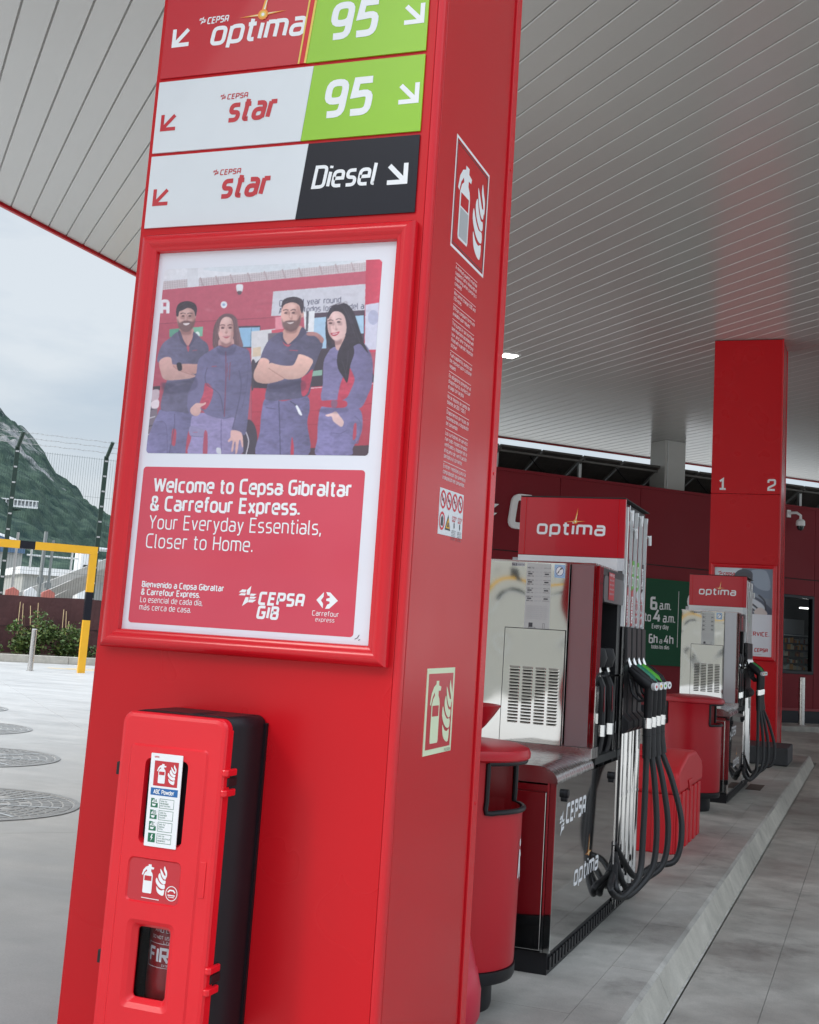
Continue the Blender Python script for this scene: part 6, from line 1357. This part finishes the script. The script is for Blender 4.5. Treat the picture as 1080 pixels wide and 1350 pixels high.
for u in (3.45, 4.9, 5.7):
    m = MB(); m.obox(vplane(51.95), u, u+.09, -.3, 4.4, 0, -.1, MATS['rack_grey']); m.build('upright', t)
t = thing('blue_roof_shed', 'shed with a blue curved roof at the left edge beyond the fence', 'building', tuple(uvp(7.5, 78, -.3)))
m = MB(); m.obox(vplane(78), 2, 9.0, -.3, 4.6, 0, -8, CORR); m.build('wall', t)
m = MB(); m.prism(vplane(77.8), [(1.8,5.5),(5,5.9),(7.4,5.6),(9.1,5.1),(9.1,4.6),(1.8,4.6)], 0, -8.4, mat('roof_blue', (.07,.13,.22), .5)); m.build('roof', t)
m = MB(); m.prism(vplane(77.75), [(1.8,5.62),(5,6.05),(7.4,5.75),(9.15,5.25),(9.15,5.1),(7.4,5.6),(5,5.9),(1.8,5.5)], 0, -.1, WHT); m.build('gutter', t)
m = MB()
for k in range(26):
    p = uvp(3.2+k*.17+random.uniform(-.05,.05), 46+random.uniform(-1,1), 1.62); 
bar = thing('road_barrier_row', 'row of red and white plastic barriers showing over the maroon screen', 'barrier', tuple(uvp(5, 46, -.3)))
for k in range(5):
    m = MB(); a = 3.6+k*.62; m.prism(vplane(46), [(a,-.3),(a+.58,-.3),(a+.50,2.0),(a+.3,2.12+.05*(k % 2)),(a+.06,2.0)], 0, -.3, WHT if k % 2 else mat('faded_red', (.5,.16,.13), .6)); m.build('segment', bar)

# ------------------------------------------------------------------ mountain
TH = np.linspace(24, 75, 620); RR = np.concatenate([np.linspace(420, 1400, 80), np.linspace(1420, 2300, 26)])
th, rr = np.meshgrid(TH, RR)
eA = np.array([24, 30, 33, 34.2, 35.32, 35.97, 36.52, 37.05, 37.42, 37.92, 38.35, 38.9, 39.43, 40.11, 42, 46, 52, 60, 68, 75])
eE = np.array([1.2, 2.2, 3.4, 4.1, 4.82, 5.35, 5.81, 6.1, 6.51, 7.14, 7.5, 8.02, 8.4, 8.76, 9.4, 9.2, 8, 6.5, 5, 3.5])-.28
ridge = 1300*np.tan(np.radians(np.interp(th, eA, eE)))
t_ = np.clip((rr-420)/(1300-420), 0, 1); rise = t_**1.25*(1-.12*np.sin(t_*math.pi))
fall = np.clip((rr-1300)/1000, 0, 1)
X = -rr*np.sin(np.radians(th)); Y = rr*np.cos(np.radians(th))
hh = ridge*rise*(1-fall**1.3*.9)
hh = hh+(fbm(X/160, Y/160, 4)-.47)*70*np.sin(np.clip(t_, 0, 1)*math.pi)**.7+(fbm(X/30, Y/30, 3, 5)-.44)*16*np.clip(t_*3, 0, 1)+(vnoise(X/7, Y/7, 9)-.5)*7*np.clip(t_*3, 0, 1)
hh = np.maximum(hh, -2)
idx = np.arange(th.size).reshape(th.shape); Fq = np.stack([idx[:-1,1:], idx[:-1,:-1], idx[1:,:-1], idx[1:,1:]], -1).reshape(-1, 4)
me = bpy.data.meshes.new('mountain'); me.from_pydata(np.stack([X, Y, hh], -1).reshape(-1, 3).tolist(), [], Fq.tolist())
mm = bpy.data.materials.new('mountain_cover'); mm.use_nodes = True; N, L = mm.node_tree.nodes, mm.node_tree.links; b = N['Principled BSDF']; b.inputs['Roughness'].default_value = .95; b.inputs['Specular IOR Level'].default_value = .1
gp = N.new('ShaderNodeNewGeometry')
def nn_(sc, d, r=.6):
    n = N.new('ShaderNodeTexNoise'); n.inputs['Scale'].default_value = sc; n.inputs['Detail'].default_value = d; n.inputs['Roughness'].default_value = r; L.new(gp.outputs['Position'], n.inputs[0]); return n.outputs[0]
veg = N.new('ShaderNodeValToRGB'); veg.color_ramp.elements[0].position = .38; veg.color_ramp.elements[0].color = (.014,.030,.028,1); veg.color_ramp.elements[1].position = .66; veg.color_ramp.elements[1].color = (.060,.092,.066,1)
L.new(nn_(.07, 8, .72), veg.inputs[0])
rock = N.new('ShaderNodeValToRGB'); rock.color_ramp.elements[0].position = .35; rock.color_ramp.elements[0].color = (.10,.11,.115,1); rock.color_ramp.elements[1].position = .65; rock.color_ramp.elements[1].color = (.30,.29,.285,1)
L.new(nn_(.12, 8, .75), rock.inputs[0])
sz = N.new('ShaderNodeSeparateXYZ'); L.new(gp.outputs['Position'], sz.inputs[0])
hr = N.new('ShaderNodeMapRange'); hr.inputs[1].default_value = 70; hr.inputs[2].default_value = 190; hr.inputs[3].default_value = -.16; hr.inputs[4].default_value = .10; L.new(sz.outputs[2], hr.inputs[0])
ad = N.new('ShaderNodeMath'); ad.operation = 'ADD'; L.new(nn_(.013, 9, .68), ad.inputs[0]); L.new(hr.outputs[0], ad.inputs[1])
ms = N.new('ShaderNodeMapRange'); ms.inputs[1].default_value = .535; ms.inputs[2].default_value = .60; L.new(ad.outputs[0], ms.inputs[0])
mxx = N.new('ShaderNodeMix'); mxx.data_type = 'RGBA'; L.new(ms.outputs[0], mxx.inputs[0]); L.new(veg.outputs[0], mxx.inputs[6]); L.new(rock.outputs[0], mxx.inputs[7]); L.new(mxx.outputs[2], b.inputs['Base Color'])
me.materials.append(mm); o = bpy.data.objects.new('mountain', me); COL.objects.link(o); o['kind'] = 'structure'
def ground_at(theta, elev):
    col = np.argmin(abs(TH-theta)); e = np.degrees(np.arctan2(hh[:, col]-1.5, RR)); k = int(np.argmax(e > elev)); return RR[k], hh[k, col]
r_, h_ = ground_at(39.2, 4.1); 
t = thing('hillside_gallery', 'long pale terrace building on the wooded mountain side', 'building', (-r_*math.sin(math.radians(39.2)), r_*math.cos(math.radians(39.2)), h_))
ex = Vector((math.cos(math.radians(39.2)), math.sin(math.radians(39.2)), 0)); Pg = frame(Vector((-r_*math.sin(math.radians(39.2)), r_*math.cos(math.radians(39.2)), h_-2))-Vector((-math.sin(math.radians(39.2)), math.cos(math.radians(39.2)), 0))*8, ex, (0,0,1), (math.sin(math.radians(39.2)), -math.cos(math.radians(39.2)), 0))
m = MB(); m.obox(Pg, -22, 18, 0, 1.2, 0, -4, WHT); m.obox(Pg, -22, 18, 4.6, 5.4, 0, -4, WHT); m.obox(Pg, -22, 18, 1.2, 4.6, -2, -4, GPR); m.build('terrace', t)
for k in range(17): m = MB(); m.obox(Pg, -22+k*2.4, -21.3+k*2.4, 1.2, 4.6, 0, -.8, WHT); m.build('pillar', t)

# ------------------------------------------------------------------ behind the photographer: mirrored barrier, plus wall and block added for the steel reflections
PBk = frame((0, -18, 0), (1,0,0), (0,0,1), (0,-1,0))
barrier('yellow and black height barrier on the entrance side behind the viewpoint', PBk, -20.0, -3.0, 2.9, [(1.2, 1.9)], [(-17.5,-17.1),(-13.4,-13.0),(-9.6,-9.2),(-6,-5.6)])
t = thing('added_wall', 'unseen pale wall added behind the viewpoint for the steel to mirror', 'wall', (-5, -46, -.3))
m = MB(); m.box((-55, -46.3, -.3), (30, -46, 1.9), mat('render_cream', (.56,.53,.46), .8, var=.05)); m.build('wall', t)
m = MB(); m.box((-55, -46.36, 1.9), (30, -45.94, 2.0), WHT); m.build('coping', t)
t = thing('added_block', 'unseen pale two storey block added behind the viewpoint for the steel to mirror', 'building', (-26, -60, -.3))
m = MB(); m.box((-40, -72, -.3), (-14, -60, 7.5), MATS['render_cream']); m.build('wall', t)
for k in range(6):
    for j in range(2):
        m = MB(); m.box((-38.5+k*4, -60.02+.0, 1.0+j*3.4), (-36.6+k*4, -59.95, 2.7+j*3.4), DGLASS); m.build('window', t)
